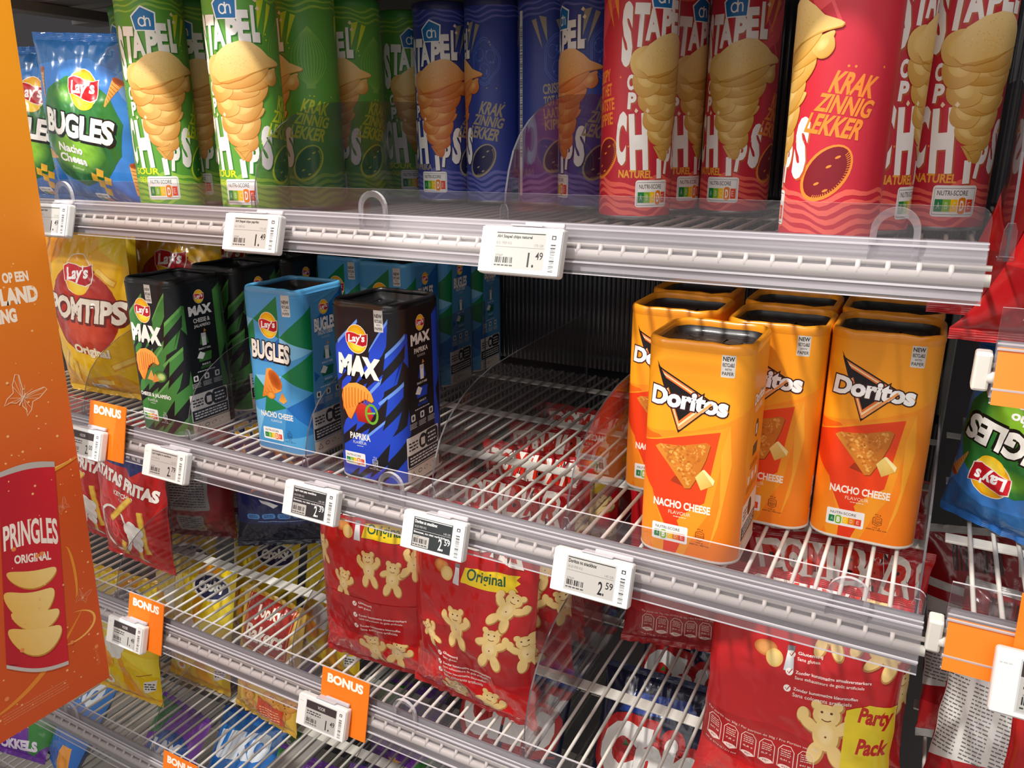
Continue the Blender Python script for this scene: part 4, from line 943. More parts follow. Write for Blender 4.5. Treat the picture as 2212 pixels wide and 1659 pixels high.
# ================================================================== foil bags
def bag_mesh(art, base, w, h, T, seed=0, flare=0, crease=1.0, back='777777', fold=0, nu=None):
    nu = nu or max(16, int(w/6)); nv = max(20, int(h/6)); us = np.linspace(-w/2, w/2, nu+1); vs = np.linspace(9, h-9, nv+1)
    sv = Vector((seed*7.3, seed*3.1, seed*1.7))
    def shape(u, v, side):
        a = 2*u/w; t = min(1, max(0, (v-9)/(h-18))); pv = (sin(pi*t))**.5 if 0 < t < 1 else 0
        pv *= (1.08-.28*t)                                     # contents sink to the bottom
        x = u*(1-.075*pv)*(1+flare*(1-t)**3); y = T/2*pv*max(0, 1-abs(a)**2.6)**.62
        ed = min(v-9, h-9-v)
        fan = exp(-ed/34)*(1-a**4)
        r1 = noise.noise(Vector((u/15+a*2, v/70, seed)))+.5*noise.noise(Vector((u/7, v/60, seed+5)))
        y += crease*3.6*fan*r1
        q = Vector((u/34, v/42, side*9))+sv; n1 = noise.noise(q); n2 = noise.noise(q*2.3+Vector((5, 1, 2)))
        m = (1-abs(a)**3)*min(1, ed/16)
        y += crease*m*(3.0*(.35-abs(n1)*1.6)+1.5*(.3-abs(n2)*1.5))
        # long slanting tension folds towards the corners
        for sx, sy, k in ((1, 1, .9), (-1, 1, .8), (1, -1, 1.1), (-1, -1, 1.0)):
            cx, cy = sx*w/2, (h if sy > 0 else 0); dx, dy = u-cx, v-cy; d = sqrt(dx*dx+dy*dy)+1; an = atan2(dy, dx)
            y += crease*2.2*k*exp(-d/(.34*h))*sin(an*9+seed*k)*min(1, ed/10)*(1-a**6)
        y = max(y, 0)
        x += 1.6*noise.noise(Vector((v/24, seed, side)))*abs(a)**3
        yb = fold*(max(0, t-.6)**2)*60                          # top flops back
        return Vector((x, (-y if side > 0 else y)+yb, v))/1000
    def pos(u, v, side=1):
        p = shape(u, v, side); e = .8
        du = shape(u+e, v, side)-shape(u-e, v, side); dv = shape(u, v+e, side)-shape(u, v-e, side); n = du.cross(dv)*side
        return tuple(p), tuple(n.normalized() if n.length > 1e-12 else (0, -side, 0))
    bu = np.linspace(-w/2, w/2, nu//2+1); bv = np.linspace(9, h-9, nv//2+1)
    BV = [tuple(shape(u, v, -1)) for u in bu for v in bv]; nb = len(bv)
    BF = [((i)*nb+j, i*nb+j+1, (i+1)*nb+j+1, (i+1)*nb+j) for i in range(len(bu)-1) for j in range(nb-1)]
    me = art_mesh('bag_body', art, us, vs, pos, base, 5e-5, True, extra=[(BV, BF, back)])
    seals = []
    for v0, v1 in ((0, 9.2), (h-9.2, h)):
        V = []; F = []; m = 5; n = nu
        for side in (1, -1):
            for i in range(n+1):
                u = -w/2+w*i/n; vb = 9 if v0 == 0 else h-9; p = shape(u, vb, 1)
                for j in range(m*2+1):
                    v = v0+(v1-v0)*j/(m*2); d = abs(v-vb)
                    V.append((p.x*1.0, p.y*max(0, 1-d/3)*0+p.y*.5+.0007*noise.noise(Vector((u/9, v/14, seed)))*d+(.00035 if j % 2 else 0)-side*.00012+fold*.06*(.16 if v0 else 0)*(1 if v0 else 0)*0, v/1000))
        k = 2*m+1
        for s in range(2):
            o = s*(n+1)*k
            for i in range(n):
                for j in range(2*m):
                    q = (o+i*k+j, o+(i+1)*k+j, o+(i+1)*k+j+1, o+i*k+j+1); F.append(q if s == 0 else q[::-1])
        mm = bpy.data.meshes.new('seal'); mm.from_pydata(V, [], F); seals.append(mm)
    return me, seals
def make_bag(key, art, base, w, h, T, seed, sealcol, name='snack_bag', **kw):
    root = empty(name, (0, 0, 0)); me, (b, t) = bag_mesh(art, base, w, h, T, seed, **kw)
    link('printed_film', me, FOIL, root); sm = mat('bag_seal_'+sealcol, sealcol, .28, .0, coat=.4)
    link('bottom_seal', b, sm, root); link('top_seal', t, sm, root)
    return root
BAGS = {}; _placed = set()
def bag(key, x, y, zs, label, yaw=0, tilt=0, group=None, roll=0, lift=0):
    o = BAGS[key]
    if key in _placed: o = copy_tree(o)
    _placed.add(key)
    o.location = (x, y, ZC+zs+.0008+lift); o.rotation_euler = (radians(-tilt), radians(roll), radians(yaw))
    return tag(o, label, 'snack bag', group)

# ------------------------------------------------------------------ bag artwork
def bear(A, cx, cy, s, rot=0, col='eccb84', arms=(1, 1), flip=1):
    """little bear-shaped potato biscuit with a smiling face"""
    B = Art(); ed = 'b98545'
    parts = [(0, -2, 10, 14, 0), (0, 15, 10.5, 9.5, 0), (-8, 23, 4, 4, 0), (8, 23, 4, 4, 0), (-8, -19, 5.6, 11, -18), (8, -19, 5.6, 11, 18)]
    parts += [(-13, 6, 9, 4.6, -38 if arms[0] > 0 else 30), (13, 6, 9, 4.6, 38 if arms[1] > 0 else -30)]
    if arms[0] > 0: parts.append((-18, 13, 4.6, 6.5, -10))
    if arms[1] > 0: parts.append((18, 13, 4.6, 6.5, 10))
    for (x, y, a, b, r) in parts: B.ell(x+.7, y-1.0, a+.9, b+.9, ed, rot=r, n=20)
    for (x, y, a, b, r) in parts: B.ell(x, y, a, b, col, rot=r, n=20)
    B.ell(0, -1, 7, 10, mixc(col, 'f8e2ae', .6), col); B.ell(0, 15, 8, 7, mixc(col, 'f8e2ae', .5), col)
    for x in (-3.6, 3.6): B.ell(x, 17.5, 1.1, 1.1, '5a2b12', n=10)
    B.stroke([(4*sin(t), 12.6-2.6*cos(t)) for t in np.linspace(-1.1, 1.1, 9)], .9, '7a3c18'); B.ell(0, -3, .9, .9, '8a3a16', n=8)
    A.sub(B, s*flip, s, cx, cy, rot)
def nutrow(A, x, y, s, n=5, col='f0d4cc'):
    A.word('Per portie van 30g / Par portion de 30g / Pro Portion von 30g', x, y+24*s, x+n*15*s, y+26.6*s, col, .0)
    for k in range(n):
        X = x+k*15*s; A.stroke([(X+1*s, y+2*s), (X+1*s, y+18*s), (X+4*s, y+22*s), (X+10*s, y+22*s), (X+13*s, y+18*s), (X+13*s, y+2*s), (X+7*s, y-.5*s)], .6*s, col, True)
        A.ell(X+7*s, y+2.4*s, 5.4*s, 2.2*s, col); A.word(('8%*', '11%*', '4%*', '1%*', '8%*')[k % 5], X+4.6*s, y+1.6*s, X+9.4*s, y+3.4*s, '8a1a1e', .01)
        A.lines(X+3*s, y+12*s, X+11*s, y+19.5*s, 4, col, .35, k); A.word(('641 kJ', '7,8 g', '0,6 g', '0,7 g', '0,41 g')[k % 5], X+3*s, y+8*s, X+11*s, y+10*s, col, .02)
    A.word('100 g: 2116 kJ / 511 kcal', x, y-5*s, x+28*s, y-3*s, col, .0)
def art_pom(lay=0, party=False):
    A = Art()
    A.poly([(-95, 0), (-95, 70), (-40, 60), (10, 76), (95, 46), (95, 0)], 'd01d20'); A.poly([(-95, 110), (-20, 122), (40, 112), (95, 124), (95, 66), (30, 60), (-30, 70), (-95, 62)], 'a81419')
    for k, (ch, x) in enumerate(zip('POM-BÄR', (-66, -44, -20, 1, 14, 38, 62))):
        y = 240+8*sin((x+66)/132*pi); wd = 20 if ch not in '-' else 9
        A.word(ch, x-wd/2, y-(15 if ch != '-' else 2), x+wd/2, y+(15 if ch != 'Ä' else 20), 'd8301e', .05, -x*.18, outline='fbf6ea', ow=.16, shadow='1c1412', sd=(1.5, -2.2))
    q = 0 if party else (-2 if lay else 14)
    A.poly([(-2, 188+q), (2, 206+q), (56, 212+q), (74, 211+q), (70, 206+q), (75, 202+q), (69, 197+q), (73, 191+q), (48, 188+q)], 'f2d21e'); A.word('Original', 6, 191+q, 58, 208+q, '1f5a3a', .02, 3)
    if party: A.rect(-12, 180, 90, 216, 'b81a20')
    A.ell(-34, 199+q, 12, 8, 'dc9a58', 'b8682c', 12); A.ell(-24, 192+q, 8.5, 9, 'f0d48c', 'e0b860', -20); A.poly([(-14, 183+q), (-4, 183+q), (-6, 203+q), (-12, 203+q)], 'c9cdd2', 'eef0f2'); A.rect(-12.5, 203+q, -5.5, 208+q, '7d8288')
    if party:
        for c in ((24, 232, .95, 4, (1, 1)), (58, 240, .95, 0, (-1, 1)), (84, 222, 1.0, -30, (1, 1)), (34, 130, 1.25, 4, (1, 1))): bear(A, c[0], c[1], c[2], c[3], arms=c[4])
        A.poly([(52, 4), (50, 158), (70, 166), (95, 162), (95, 4)], 'e8cf2a'); A.word('Party', 62, 140, 93, 162, 'c3201c', .04, -8); A.word('Pack', 64, 112, 92, 130, 'c3201c', .04, -6)
        x0, y0, st = -8, 200, 17; nutrow(A, -88, 74, 1.3, 6)
    elif lay == 0:
        for c in ((10, 163, .86, 6, (1, 1)), (46, 156, .86, -4, (-1, 1)), (-33, 134, .75, -10, (1, 1)), (74, 178, .8, -20, (1, 1)), (4, 36, .92, 4, (1, 1)), (42, 42, .9, -22, (-1, 1)), (-74, 170, .7, 10, (1, 1))): bear(A, c[0], c[1], c[2], c[3], arms=c[4])
        A.rect(-60, 60, 80, 117, 'b0171c'); x0, y0, st = -16, 108, 16.5
    else:
        for c in ((-6, 126, .98, 2, (1, 1)), (44, 114, 1.0, -6, (-1, 1)), (62, 166, .95, -30, (1, 1)), (-48, 104, .6, 40, (-1, 1)), (-14, 22, .9, 8, (1, 1)), (34, 24, .92, -14, (-1, 1)), (86, 112, .9, 8, (1, 1))): bear(A, c[0], c[1], c[2], c[3], arms=c[4])
        x0, y0, st = -34, 80, 12.5
    for k, (a, b) in enumerate((('Glutenvrij', 'Sans gluten'), ('Zonder kunstmatige smaakversterkers', 'Sans exhausteurs de goût artificiels'), ('Zonder kunstmatige kleurstoffen', 'Sans colorants artificiels'))):
        y = y0-k*st; L = (24, 72, 62)[k]*(1 if not party else .98)
        A.ell(x0, y, 3.6, 3.6, 'f6efe9'); A.stroke([(x0-1.8, y+.3), (x0-.3, y-1.8), (x0+2.6, y+3.2)], .9, 'b0161c')
        A.word(a, x0+6, y+.6, x0+6+L, y+4.6, 'f6e9e4', .018, 3); A.word(b, x0+6, y-5, x0+6+L*.92, y-1, 'f2dfd8', .012, 3)
    return A
def art_nut():
    A = Art(); A.poly([(-95, 0), (-95, 60), (-40, 52), (10, 66), (95, 40), (95, 0)], 'a01318')
    nutrow(A, -66, 26, 1.35, 5); bear(A, 60, 96, 1.0, 10); bear(A, -30, 150, 1.0, -8); bear(A, 30, 160, 1.0, 6); A.word('Original', -20, 112, 40, 126, '1f5a3a', .02, 0, outline='f2d21e', ow=.2)
    return A
def cone(A, x, y, s, rot):
    B = Art(); B.poly([(-7, 0), (7, 0), (1, 34), (-1, 34)], 'd08a3c', 'e6a95c', 0)
    for k in range(7): B.stroke([(-6+k*.8, 4+k*4), (6-k*.8, 2+k*4)], .7, 'a85e1e')
    B.ell(0, 0, 7, 3.6, '8c3d16', 'b5561f'); A.sub(B, s, s, x, y, rot)
def art_bugbag():
    A = Art()
    A.rect(-100, 0, 100, 50, '1a5cb0', '2a78c4', 90); A.poly([(-100, 170), (-100, 220), (100, 220), (100, 160), (30, 184), (-40, 178)], '2f6fae', '245f9c', 90)
    A.poly([(-100, 60), (-72, 50), (-88, 130), (-100, 140)], '7c9cd6'); A.poly([(100, 100), (70, 160), (100, 190)], '6f92c8')
    g = [(-62, 70), (-44, 42), (0, 28), (46, 42), (72, 70), (78, 108), (66, 140), (36, 160), (-8, 162), (-46, 146), (-70, 110)]
    A.poly(g, '1c5a2a', '2f7a34', 90); A.ell(0, 74, 50, 30, '86bc30', '2a6a2c'); A.ell(8, 142, 44, 14, '66a430', '2b7030')
    lays(A, 24, 148, 24, -4, sq=.88)
    A.word('BUGLES', -58, 88, 68, 118, 'f2f0ea', .05, -6, .1, outline='101410', ow=.05, shadow='101410', sd=(2, -2.4))
    A.word('Nacho', -34, 70, 14, 81, 'f4f4ee', .04, -5); A.word('Cheese', -36, 57, 18, 68, 'f4f4ee', .04, -5); A.word('flavour', -18, 49, 6, 53, 'b9d6a0', .01, -5)
    cone(A, -62, 168, 1.0, 190); cone(A, -84, 66, 1.2, -95); cone(A, 76, 158, 1.0, 150); cone(A, 86, 58, 1.1, 170)
    for x, y in ((22, 42), (34, 48), (30, 34), (42, 38), (34, 24)): A.poly([(x-6, y-4), (x+4, y-6), (x+7, y+3), (x-2, y+6)], 'e8b93a', 'c98f22', 40)
    nutri(A, 6, 6, 30, 20, 4)
    return A
def art_bugback():
    A = Art(); A.rect(-100, 0, 100, 250, '24619e', '1c5288', 90); A.rect(-40, 110, 60, 210, 'd6d3cc', r=4); A.stroke([(-36, 114), (56, 114), (56, 206), (-36, 206)], .8, '222222', True)
    for k in range(5): A.lines(-30+k*16, 118, -20+k*16, 200, 22, '333333', .5, k)
    A.rect(20, 186, 34, 200, '1b2c6a'); return A
def art_pomtips():
    A = Art(); A.rect(-100, 0, 100, 280, 'f0c11a', 'f4b81c', 90)
    A.poly([(-100, 230), (-60, 280), (-10, 280), (-40, 220), (-100, 190)], 'ee9a16'); A.poly([(20, 280), (100, 280), (100, 200), (50, 230)], 'f2cf2a'); A.poly([(-100, 0), (-100, 60), (-20, 30), (60, 44), (100, 20), (100, 0)], 'e2a012')
    A.ell(6, 140, 74, 68, 'c4301c', 'a82318'); A.ell(10, 112, 54, 34, 'd84a20', 'b42a1a')
    lays(A, 6, 194, 29, 0, sq=.95)
    A.word('POMTIPS', -70, 124, 88, 160, 'f0e6d4', .05, -3, .12, outline='6b1a12', ow=.05, shadow='6b1a12', sd=(2, -3))
    for (x, y, r, L) in ((-60, 60, 50, 40), (-40, 40, 70, 44), (60, 190, -30, 40), (70, 60, 20, 44), (20, 26, 4, 40), (-78, 100, 60, 34)):
        a = radians(r); dx, dy = L/2*cos(a), L/2*sin(a); A.stroke([(x-dx, y-dy), (x+dx, y+dy)], 11, 'e09a26'); A.stroke([(x-dx+1, y-dy+1), (x+dx-1, y+dy+1)], 7, 'f6d060')
    A.word('Original', -24, 68, 54, 86, 'f6ecd0', .04, -4, outline='c88a1a', ow=.03)
    nutri(A, -20, 8, 20, 22, 3); return A
def art_fritas():
    A = Art(); A.poly([(-90, 170), (-50, 280), (-20, 280), (-50, 120)], 'a8181c'); A.poly([(10, 280), (60, 280), (20, 150), (0, 120)], 'a8181c'); A.poly([(90, 280), (90, 150), (40, 60), (30, 120)], 'b31b1e')
    A.poly([(-30, 185), (-24, 230), (66, 240), (78, 204), (50, 182), (32, 172), (22, 184)], '1c2468'); A.word('ORY', -6, 200, 62, 224, 'f6f2ee', .07, -6)
    A.word('PATATAS FRITAS', -78, 146, 80, 168, 'f4ece4', .06, -12, 0, arc=4, outline='7d1014', ow=.03); A.word('KETCHUP', -10, 132, 36, 140, 'f4ece4', .03, -8); A.word('FLAVOUR', 0, 124, 26, 128, 'f0cfc8', 0, -8)
    A.ell(-22, 68, 40, 46, 'f0eae2'); A.ell(-22, 70, 34, 40, 'c2161c', '9c0e14'); A.stroke([(-22+(16-t*2)*cos(t*1.6), 70+(22-t*2.4)*sin(t*1.6)) for t in np.linspace(0, 7, 30)], 5, 'e0434a')
    for (x, y, r, L) in ((4, 112, 40, 74), (46, 74, 88, 80), (-14, 30, 60, 50), (30, 50, 80, 60)):
        a = radians(r); dx, dy = L/2*cos(a), L/2*sin(a); A.stroke([(x-dx, y-dy), (x+dx, y+dy)], 11, 'd59a24'); A.stroke([(x-dx+1, y-dy), (x+dx-1, y+dy)], 7.5, 'f2c84a')
    for (x, y) in ((16, 78), (26, 84), (36, 76), (22, 64), (32, 58), (26, 46)): A.ell(x, y, 11, 11, 'ece8e2')
    A.rect(14, 6, 40, 22, 'e4e0dc', r=3); A.barcode(18, 8, 36, 18, '333333', 8); return A
def art_redback():
    A = Art(); A.rect(-90, 0, 90, 280, '9c161c', '7c1016', 90); A.poly([(-90, 100), (0, 90), (90, 120), (90, 40), (-90, 30)], 'b51c20')
    A.rect(-34, 60, 44, 200, 'c9c7c4', r=6); A.lines(-28, 66, 38, 194, 26, '4a4a4c', .38, 4); A.rect(-20, 14, 30, 50, 'b9b6b2', r=5); A.lines(-16, 18, 26, 46, 6, '444444', .4)
    A.ell(-60, 220, 20, 16, '2a2a2c'); A.ell(-60, 220, 17, 13, 'd2d0cc'); return A
def art_redinfo():
    A = Art(); A.rect(-90, 0, 90, 260, 'a8191f', '8a1218', 90); A.poly([(-90, 60), (40, 90), (90, 60), (90, 150), (-90, 190)], 'd4d2ce'); A.poly([(-90, 168), (90, 130), (90, 142), (-90, 180)], 'a8191f')
    for k in range(6): A.lines(-84+k*28, 70, -62+k*28, 150, 20, '6a6a6a', .36, k)
    A.barcode(-60, 200, -6, 236, '222222', 20); A.rect(10, 200, 80, 236, 'd4d2ce'); A.lines(14, 204, 76, 232, 6, '444444', .5); A.poly([(-90, 0), (90, 0), (90, 30), (-90, 44)], 'c42a2e'); return A
def art_star():
    A = Art(); A.rect(-90, 0, 90, 270, '1e2766', '161d4e', -90); A.poly([(-90, 0), (90, 0), (90, 44), (-90, 50)], '10142e')
    for (x, y, s, r) in ((-30, 128, 1, 10), (30, 150, .8, 40), (-60, 170, .9, 0), (10, 180, .8, 20)):
        A.poly([(x+s*p[0]*1.1, y+s*p[1]*1.1-1) for p in star(10, 27, 5, radians(r))], 'a84c10'); A.poly([(x+s*p[0], y+s*p[1]) for p in star(11, 25, 5, radians(r))], 'e8872e', 'f2a85a', 60)
    A.ell(50, 120, 18, 12, 'e8902e', 'c05e14'); A.rect(10, 84, 80, 112, '3f7fc4'); A.lines(14, 88, 76, 108, 4, 'a9cdf0', .4); A.poly([(-34, 96), (0, 84), (-10, 78), (-30, 90)], 'e8e8ee')
    for k in range(5): A.rect(-60+k*28, 58, -36+k*28, 68, '4a8ad0', r=4.5); A.lines(-56+k*28, 60, -40+k*28, 66, 2, '1e2766', .5)
    A.word('CHIPSTARS', -70, 206, 70, 232, 'f4b92a', .06, 4, outline='e8e8f0', ow=.04); A.lines(-40, 52, 60, 54, 1, '8fb4e0', .5); return A
def art_chio():
    A = Art(); A.rect(-95, 0, 95, 270, '1a2244', '141a36', 90)
    B = Art(); B.word('Chio', -78, -36, 78, 40, 'f2efec', .07, 0, .08, outline='c22626', ow=.13, shadow='7a1216', sd=(2, -4))
    A.sub(B, 1, 1, 0, 150); A.stroke([(-80, 106), (-20, 100), (40, 104), (84, 110)], 3, 'c22626'); A.ell(-44, 152, 11, 18, 'b81f24'); A.poly([(-40, 168), (-34, 160), (-44, 158)], '2f6a30')
    A.word('TORTILLA', -50, 76, 50, 92, 'e8c23a', .05); A.ell(0, 40, 40, 24, 'd89a3a', 'a8641a'); A.poly([(-60, 200), (60, 212), (40, 236), (-40, 230)], '25449a'); return A
def art_yellow():
    A = Art(); A.rect(-85, 0, 85, 250, 'e8c014', 'ecd024', 90)
    for k in range(7): A.poly([(0, 110), (200*cos(radians(20+k*51)), 110+200*sin(radians(20+k*51))), (200*cos(radians(42+k*51)), 110+200*sin(radians(42+k*51)))], 'e39a16' if k % 2 else 'f0d836')
    A.ell(30, 196, 44, 24, 'eceae4'); A.ell(30, 196, 40, 20, '20264e'); A.word('Croky', 0, 184, 62, 208, 'eceae4', .05, 10)
    for (x, y) in ((-20, 112), (-6, 122), (8, 114), (0, 100), (-14, 98)): A.ell(x, y, 14, 13, 'e9e6df')
    A.ell(-34, 78, 22, 18, 'ee8a1a', 'f0b030'); A.ell(-60, 44, 14, 10, 'efe9e0'); A.ell(-34, 34, 12, 9, 'efe9e0'); A.ell(-60, 44, 7, 5, 'd88a2a'); A.ell(-34, 34, 6, 5, 'd88a2a')
    A.poly([(50, 26), (72, 34), (76, 54), (54, 50)], 'e6e2dc'); A.lines(54, 34, 72, 48, 3, '444444', .5); A.poly([(-85, 0), (85, 0), (85, 14), (-85, 22)], 'e2960f'); A.stroke([(40, 60), (70, 66)], 1.4, '8a5a12'); return A
def art_bakers():
    A = Art(); A.rect(-85, 0, 85, 240, 'caa03a', 'd0b050', 90); r = random.Random(8)
    for _ in range(14): x, y = r.uniform(-70, 70), r.uniform(10, 90); A.ell(x, y, 17, 13, 'd99c4c', 'b97a30', r.uniform(0, 90)); [A.ell(x+r.uniform(-9, 9), y+r.uniform(-7, 7), 1.5, 1, '7a4a1c', n=8) for _ in range(8)]
    A.rect(-58, 130, 60, 226, 'a8261c', r=8); A.stroke([(-54, 134), (56, 134), (56, 222), (-54, 222)], 1.6, 'e0b050', True); A.word('Jonky', -30, 182, 34, 208, 'f4e8d8', .035, 6, .2); A.word('Bakers', -46, 146, 50, 174, 'f4e8d8', .035, 4, .2)
    A.poly([(-6, 10), (54, 0), (60, 44), (2, 56)], 'c2401e'); A.lines(6, 14, 50, 40, 5, 'e8b48a', .35); A.stroke([(-40, 96), (-20, 104), (-28, 116), (-4, 110), (8, 122), (0, 98), (20, 104)], 3.5, 'dcd2bc'); return A
def art_purple():
    A = Art(); A.rect(-85, 0, 85, 240, '6b2c9c', '8a44b8', 90); A.poly([(-85, 150), (-30, 170), (0, 240), (-85, 240)], '3a8a3c'); A.poly([(40, 0), (85, 40), (85, 120), (30, 80)], '3a8a3c')
    A.ell(10, 150, 56, 34, '2260b4', '1a4a96', 10); A.word('LAYZ'[:3], -30, 134, 48, 166, 'eef2f8', .07, 8, .1); r = random.Random(3)
    for (x, y) in ((-30, 70), (-6, 84), (16, 66), (-14, 54)): A.poly([(x+p[0], y+p[1]) for p in star(7, 18, 5, x)], 'ee9a34', 'f6c06a', 30)
    A.ell(-46, 110, 18, 14, 'a86ad0'); A.word('WOKKELS', -70, 14, 60, 34, 'f0e6f6', .06, 4); return A
def art_bluebottom():
    A = Art(); A.rect(-85, 0, 85, 240, '1f5fb8', '2f7fd0', 90); A.word('UNOX'[:1]+'IKO', -60, 150, 60, 200, 'e8f0fa', .08, 8, .2); A.poly([(-85, 0), (-30, 0), (-60, 90), (-85, 110)], '2f8a3c'); A.poly([(20, 20), (70, 30), (60, 80), (26, 70)], 'ee9a34'); A.word('NIKNAK', -60, 96, 70, 128, 'f2f4f8', .06, 8, .15); return A
P_ = dict
BAGS['pom'] = make_bag('pom', art_pom(), 'bb1a20', 178, 272, 62, 1, 'b01a1e', back='a81a1e')
BAGS['pom2'] = make_bag('pom2', art_pom(1), 'bb1a20', 184, 272, 66, 2, 'b01a1e', back='a81a1e', crease=1.25)
BAGS['party'] = make_bag('party', art_pom(party=True), 'bb1a20', 190, 272, 70, 3, 'c01c20', back='a81a1e', flare=.05)
BAGS['nut'] = make_bag('nut', art_nut(), 'b8191f', 180, 262, 60, 4, 'b01a1e', back='a81a1e')
BAGS['bug'] = make_bag('bug', art_bugbag(), '3b7ecb', 172, 212, 58, 5, '2a6ab4', back='2c6cae')
BAGS['bugb'] = make_bag('bugb', art_bugback(), '24619e', 176, 250, 56, 6, '2a6ab4', back='2c6cae')
BAGS['tips'] = make_bag('tips', art_pomtips(), 'f0c11a', 186, 258, 66, 7, 'e8b820', back='d8a818')
BAGS['fritas'] = make_bag('fritas', art_fritas(), 'c8201f', 168, 262, 64, 8, 'c0201f', back='a01a1e', crease=1.3)
BAGS['redback'] = make_bag('redback', art_redback(), '9c161c', 160, 262, 66, 9, '8a161a', back='7c1016', crease=1.2)
BAGS['star'] = make_bag('star', art_star(), '1e2766', 164, 255, 62, 10, '12162e', back='161d4e')
BAGS['chio'] = make_bag('chio', art_chio(), '1a2244', 180, 262, 58, 11, '182046', back='141a36')
BAGS['yellow'] = make_bag('yellow', art_yellow(), 'e8c418', 158, 240, 52, 12, 'e0b41a', back='d0a016')
BAGS['bakers'] = make_bag('bakers', art_bakers(), 'caa03a', 158, 225, 56, 13, 'b8902c', back='a88430')
BAGS['purple'] = make_bag('purple', art_purple(), '6b2c9c', 156, 230, 60, 14, '6b2c9c', back='5a2484')
BAGS['niknak'] = make_bag('niknak', art_bluebottom(), '1f5fb8', 156, 230, 60, 15, '1f5fb8', back='184a90')
BAGS['redinfo'] = make_bag('redinfo', art_redinfo(), 'a8191f', 170, 250, 58, 16, 'b8b6b4', back='8a1218', crease=1.25)
BAGS['wide'] = make_bag('wide', art_nut(), 'c8191f', 184, 268, 64, 17, 'c01a1e', back='a81a1e', flare=.5)
g1, g3, g4, g5 = 'bags standing on the top shelf', 'bags on the third shelf', 'bags on the fourth shelf', 'bags on the lowest shelf'
# top shelf, left
bag('bug', -.986, .052, S1, 'blue and green bag on the top shelf beside the banner, its lettering in full view', 2, -3, g1, 4)
bag('bugb', -1.135, .235, S1, 'blue bag with a pale information panel, behind the first blue bag', -14, 4, g1, 8)
bag('bug', -1.178, .095, S1, 'blue and green bag squeezed between the banner and the first blue bag', 6, 2, g1, 2)
bag('bug', -1.118, .160, S1, 'blue and green bag behind the first one, against the green cans', 4, 3, g1, 2)
# second shelf, left
g2 = 'yellow bags on the second shelf'
bag('tips', -1.116, .105, S2, 'front yellow bag with a red oval, standing beside the black boxes', 2, 0, g2, -1)
bag('tips', -1.225, .195, S2, 'yellow bag half hidden by the banner', -4, 2, g2, 2)
bag('tips', -1.115, .25, S2, 'yellow bag second in the row behind the front yellow bag', 10, 4, g2)
bag('tips', -1.09, .355, S2, 'yellow bag deepest in the row, its corner near the black boxes', 6, 4, g2)
# third shelf
bag('fritas', -1.106, .105, S3, 'glossy red ketchup-flavour bag with a dip bowl, front one on the third shelf', 0, 2, g3, 2)
bag('fritas', -1.262, .135, S3, 'red ketchup-flavour bag behind the banner edge', 0, 2, g3)
bag('redback', -1.105, .215, S3, 'dark red bag turned to its pale text panel, right behind the ketchup bag', 24, 2, g3, 3)
bag('redback', -1.10, .32, S3, 'second dark red bag with a pale text panel, deepest in its row', 26, 2, g3)
bag('star', -.935, .265, S3, 'navy blue bag with orange star snacks, standing far back', 32, 4, g3)
bag('pom', -.583, .075, S3, 'left of the two front red bear cracker bags', 3, 0, g3, 0)
bag('pom2', -.433, .066, S3, 'right of the two front red bear cracker bags, creased at its foot', -3, 1, g3, 1)
bag('pom', -.590, .165, S3, 'red bear cracker bag behind the left front one', 4, 0, g3)
bag('pom2', -.432, .162, S3, 'red bear cracker bag behind the right front one', 5, 0, g3)
bag('pom', -.445, .25, S3, 'red bear cracker bag third in the row, seen through the wires', -4, 3, g3)
bag('pom2', -.44, .34, S3, 'red bear cracker bag fourth in the row, seen through the wires', 3, 3, g3)
bag('pom', -.43, .44, S3, 'red bear cracker bag deepest in the row, seen through the wires', 0, 3, g3)
bag('nut', -.228, .30, S3, 'red bag with a row of nutrition figures near its foot, set back on the shelf', 14, 4, g3)
bag('nut', -.21, .41, S3, 'red bag behind the one with the nutrition figures', 8, 2, g3)
bag('party', -.060, .075, S3, 'large red and yellow party pack bag standing in front at the right', 0, 3, g3)
bag('pom2', -.045, .175, S3, 'red bear cracker bag behind the party pack bag', 6, 2, g3)
bag('pom', -.055, .27, S3, 'red bear cracker bag third behind the party pack bag', 0, 4, g3)
bag('pom2', -.05, .37, S3, 'red bear cracker bag fourth behind the party pack bag', 3, 4, g3)
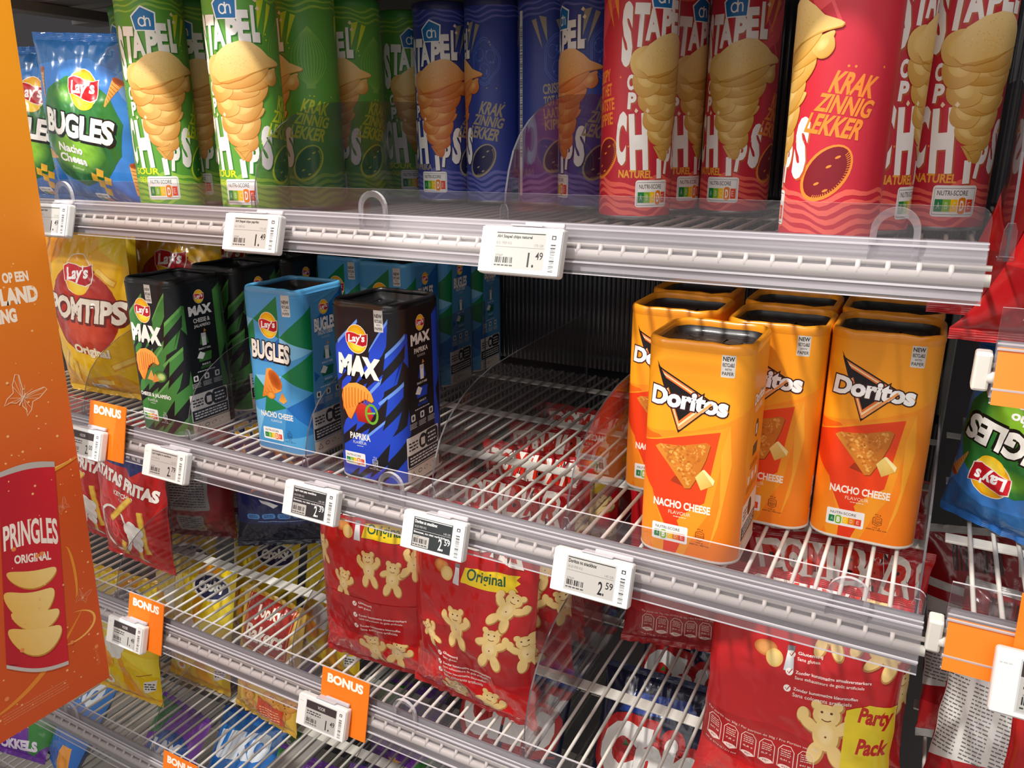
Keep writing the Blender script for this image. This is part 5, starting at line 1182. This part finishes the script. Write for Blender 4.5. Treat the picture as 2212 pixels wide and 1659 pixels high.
# fourth shelf
bag('yellow', -1.165, .085, S4, 'front yellow bag with a white cloud shape beside the banner', 4, 6, g4)
bag('yellow', -1.082, .165, S4, 'yellow bag behind the clear divider of the fourth shelf', 0, 12, g4)
bag('yellow', -1.20, .23, S4, 'yellow bag behind the front one on the fourth shelf', 4, 10, g4)
bag('bakers', -.905, .150, S4, 'amber bag with a red label and an orange flash at its foot', -6, 12, g4)
bag('yellow', -1.06, .30, S4, 'yellow bag deep on the fourth shelf, seen through the wires', 8, 12, g4)
bag('yellow', -.90, .31, S4, 'yellow bag behind the amber bag', -6, 10, g4)
bag('chio', -.245, .165, S4, 'navy bag with big white lettering leaning back, seen through the wires', 2, 30, g4)
bag('chio', -.255, .35, S4, 'navy bag standing behind the leaning one', -10, 22, g4)
bag('chio', -.455, .15, S4, 'navy bag leaning back to the left of the lettering bag', 6, 30, g4)
bag('chio', -.04, .16, S4, 'navy bag leaning back below the party pack', 0, 30, g4)
bag('chio', -.06, .36, S4, 'navy bag standing deep below the party pack', 5, 10, g4)
# lowest shelf
for i, (k, x, y, t, l) in enumerate((
 ('purple', -1.17, .06, 34, 'purple bag on the lowest shelf, leftmost under the wires'), ('niknak', -1.01, .10, 36, 'blue bag on the lowest shelf between purple ones'),
 ('purple', -.85, .07, 34, 'purple bag on the lowest shelf under the amber bag'), ('purple', -.69, .10, 36, 'purple bag on the lowest shelf under the bonus card'),
 ('niknak', -.52, .10, 34, 'blue bag on the lowest shelf, right of the purple ones'), ('purple', -1.10, .33, 20, 'purple bag at the back of the lowest shelf, left'), ('purple', -.78, .34, 20, 'purple bag at the back of the lowest shelf, middle'))):
    bag(k, x, y, S5, l, (-6, 5, 0, 8, -4, 3, 6)[i], t, g5)
# neighbouring bay at the far left, below the banner
rack(-1.20, -1.95, -1.345, 'low wire shelf of the neighbouring bay, below the banner', tabs=())
bag('purple', -1.52, .04, -1.20, 'purple bag at the bottom left corner of the photo', 10, 38, g5)
bag('niknak', -1.40, .05, -1.20, 'blue bag beside the purple one at the bottom left corner', -22, 34, g5, 0, .004)
# right-hand bay
gR = 'bags in the right-hand bay'
bag('wide', .158, .050, R1, 'red bag with nutrition figures hanging over the upper orange strip', 0, 3, gR)
bag('wide', .140, .150, R1, 'red bag behind the one over the orange strip, its corner above the orange boxes', -2, 4, gR)
_u = bag('bug', .112, .195, R2, 'blue and green bag standing upside down at the right', -38, -6, gR, 180, .183); _u.scale = (.86, .86, .86)
bag('bug', .14, .33, R2, 'dim blue and green bag behind the upside-down one', -14, 4, gR)
bag('redinfo', .14, .12, R3, 'red and silver bag crumpled under the right-hand orange strip', -12, 26, gR)
bag('redinfo', .14, .28, R3, 'red and silver bag behind, seen through the right-hand wires', 16, 18, gR)
bag('nut', .20, .045, R3, 'red bag at the bottom right corner, in front of the silver one', -8, 8, gR)
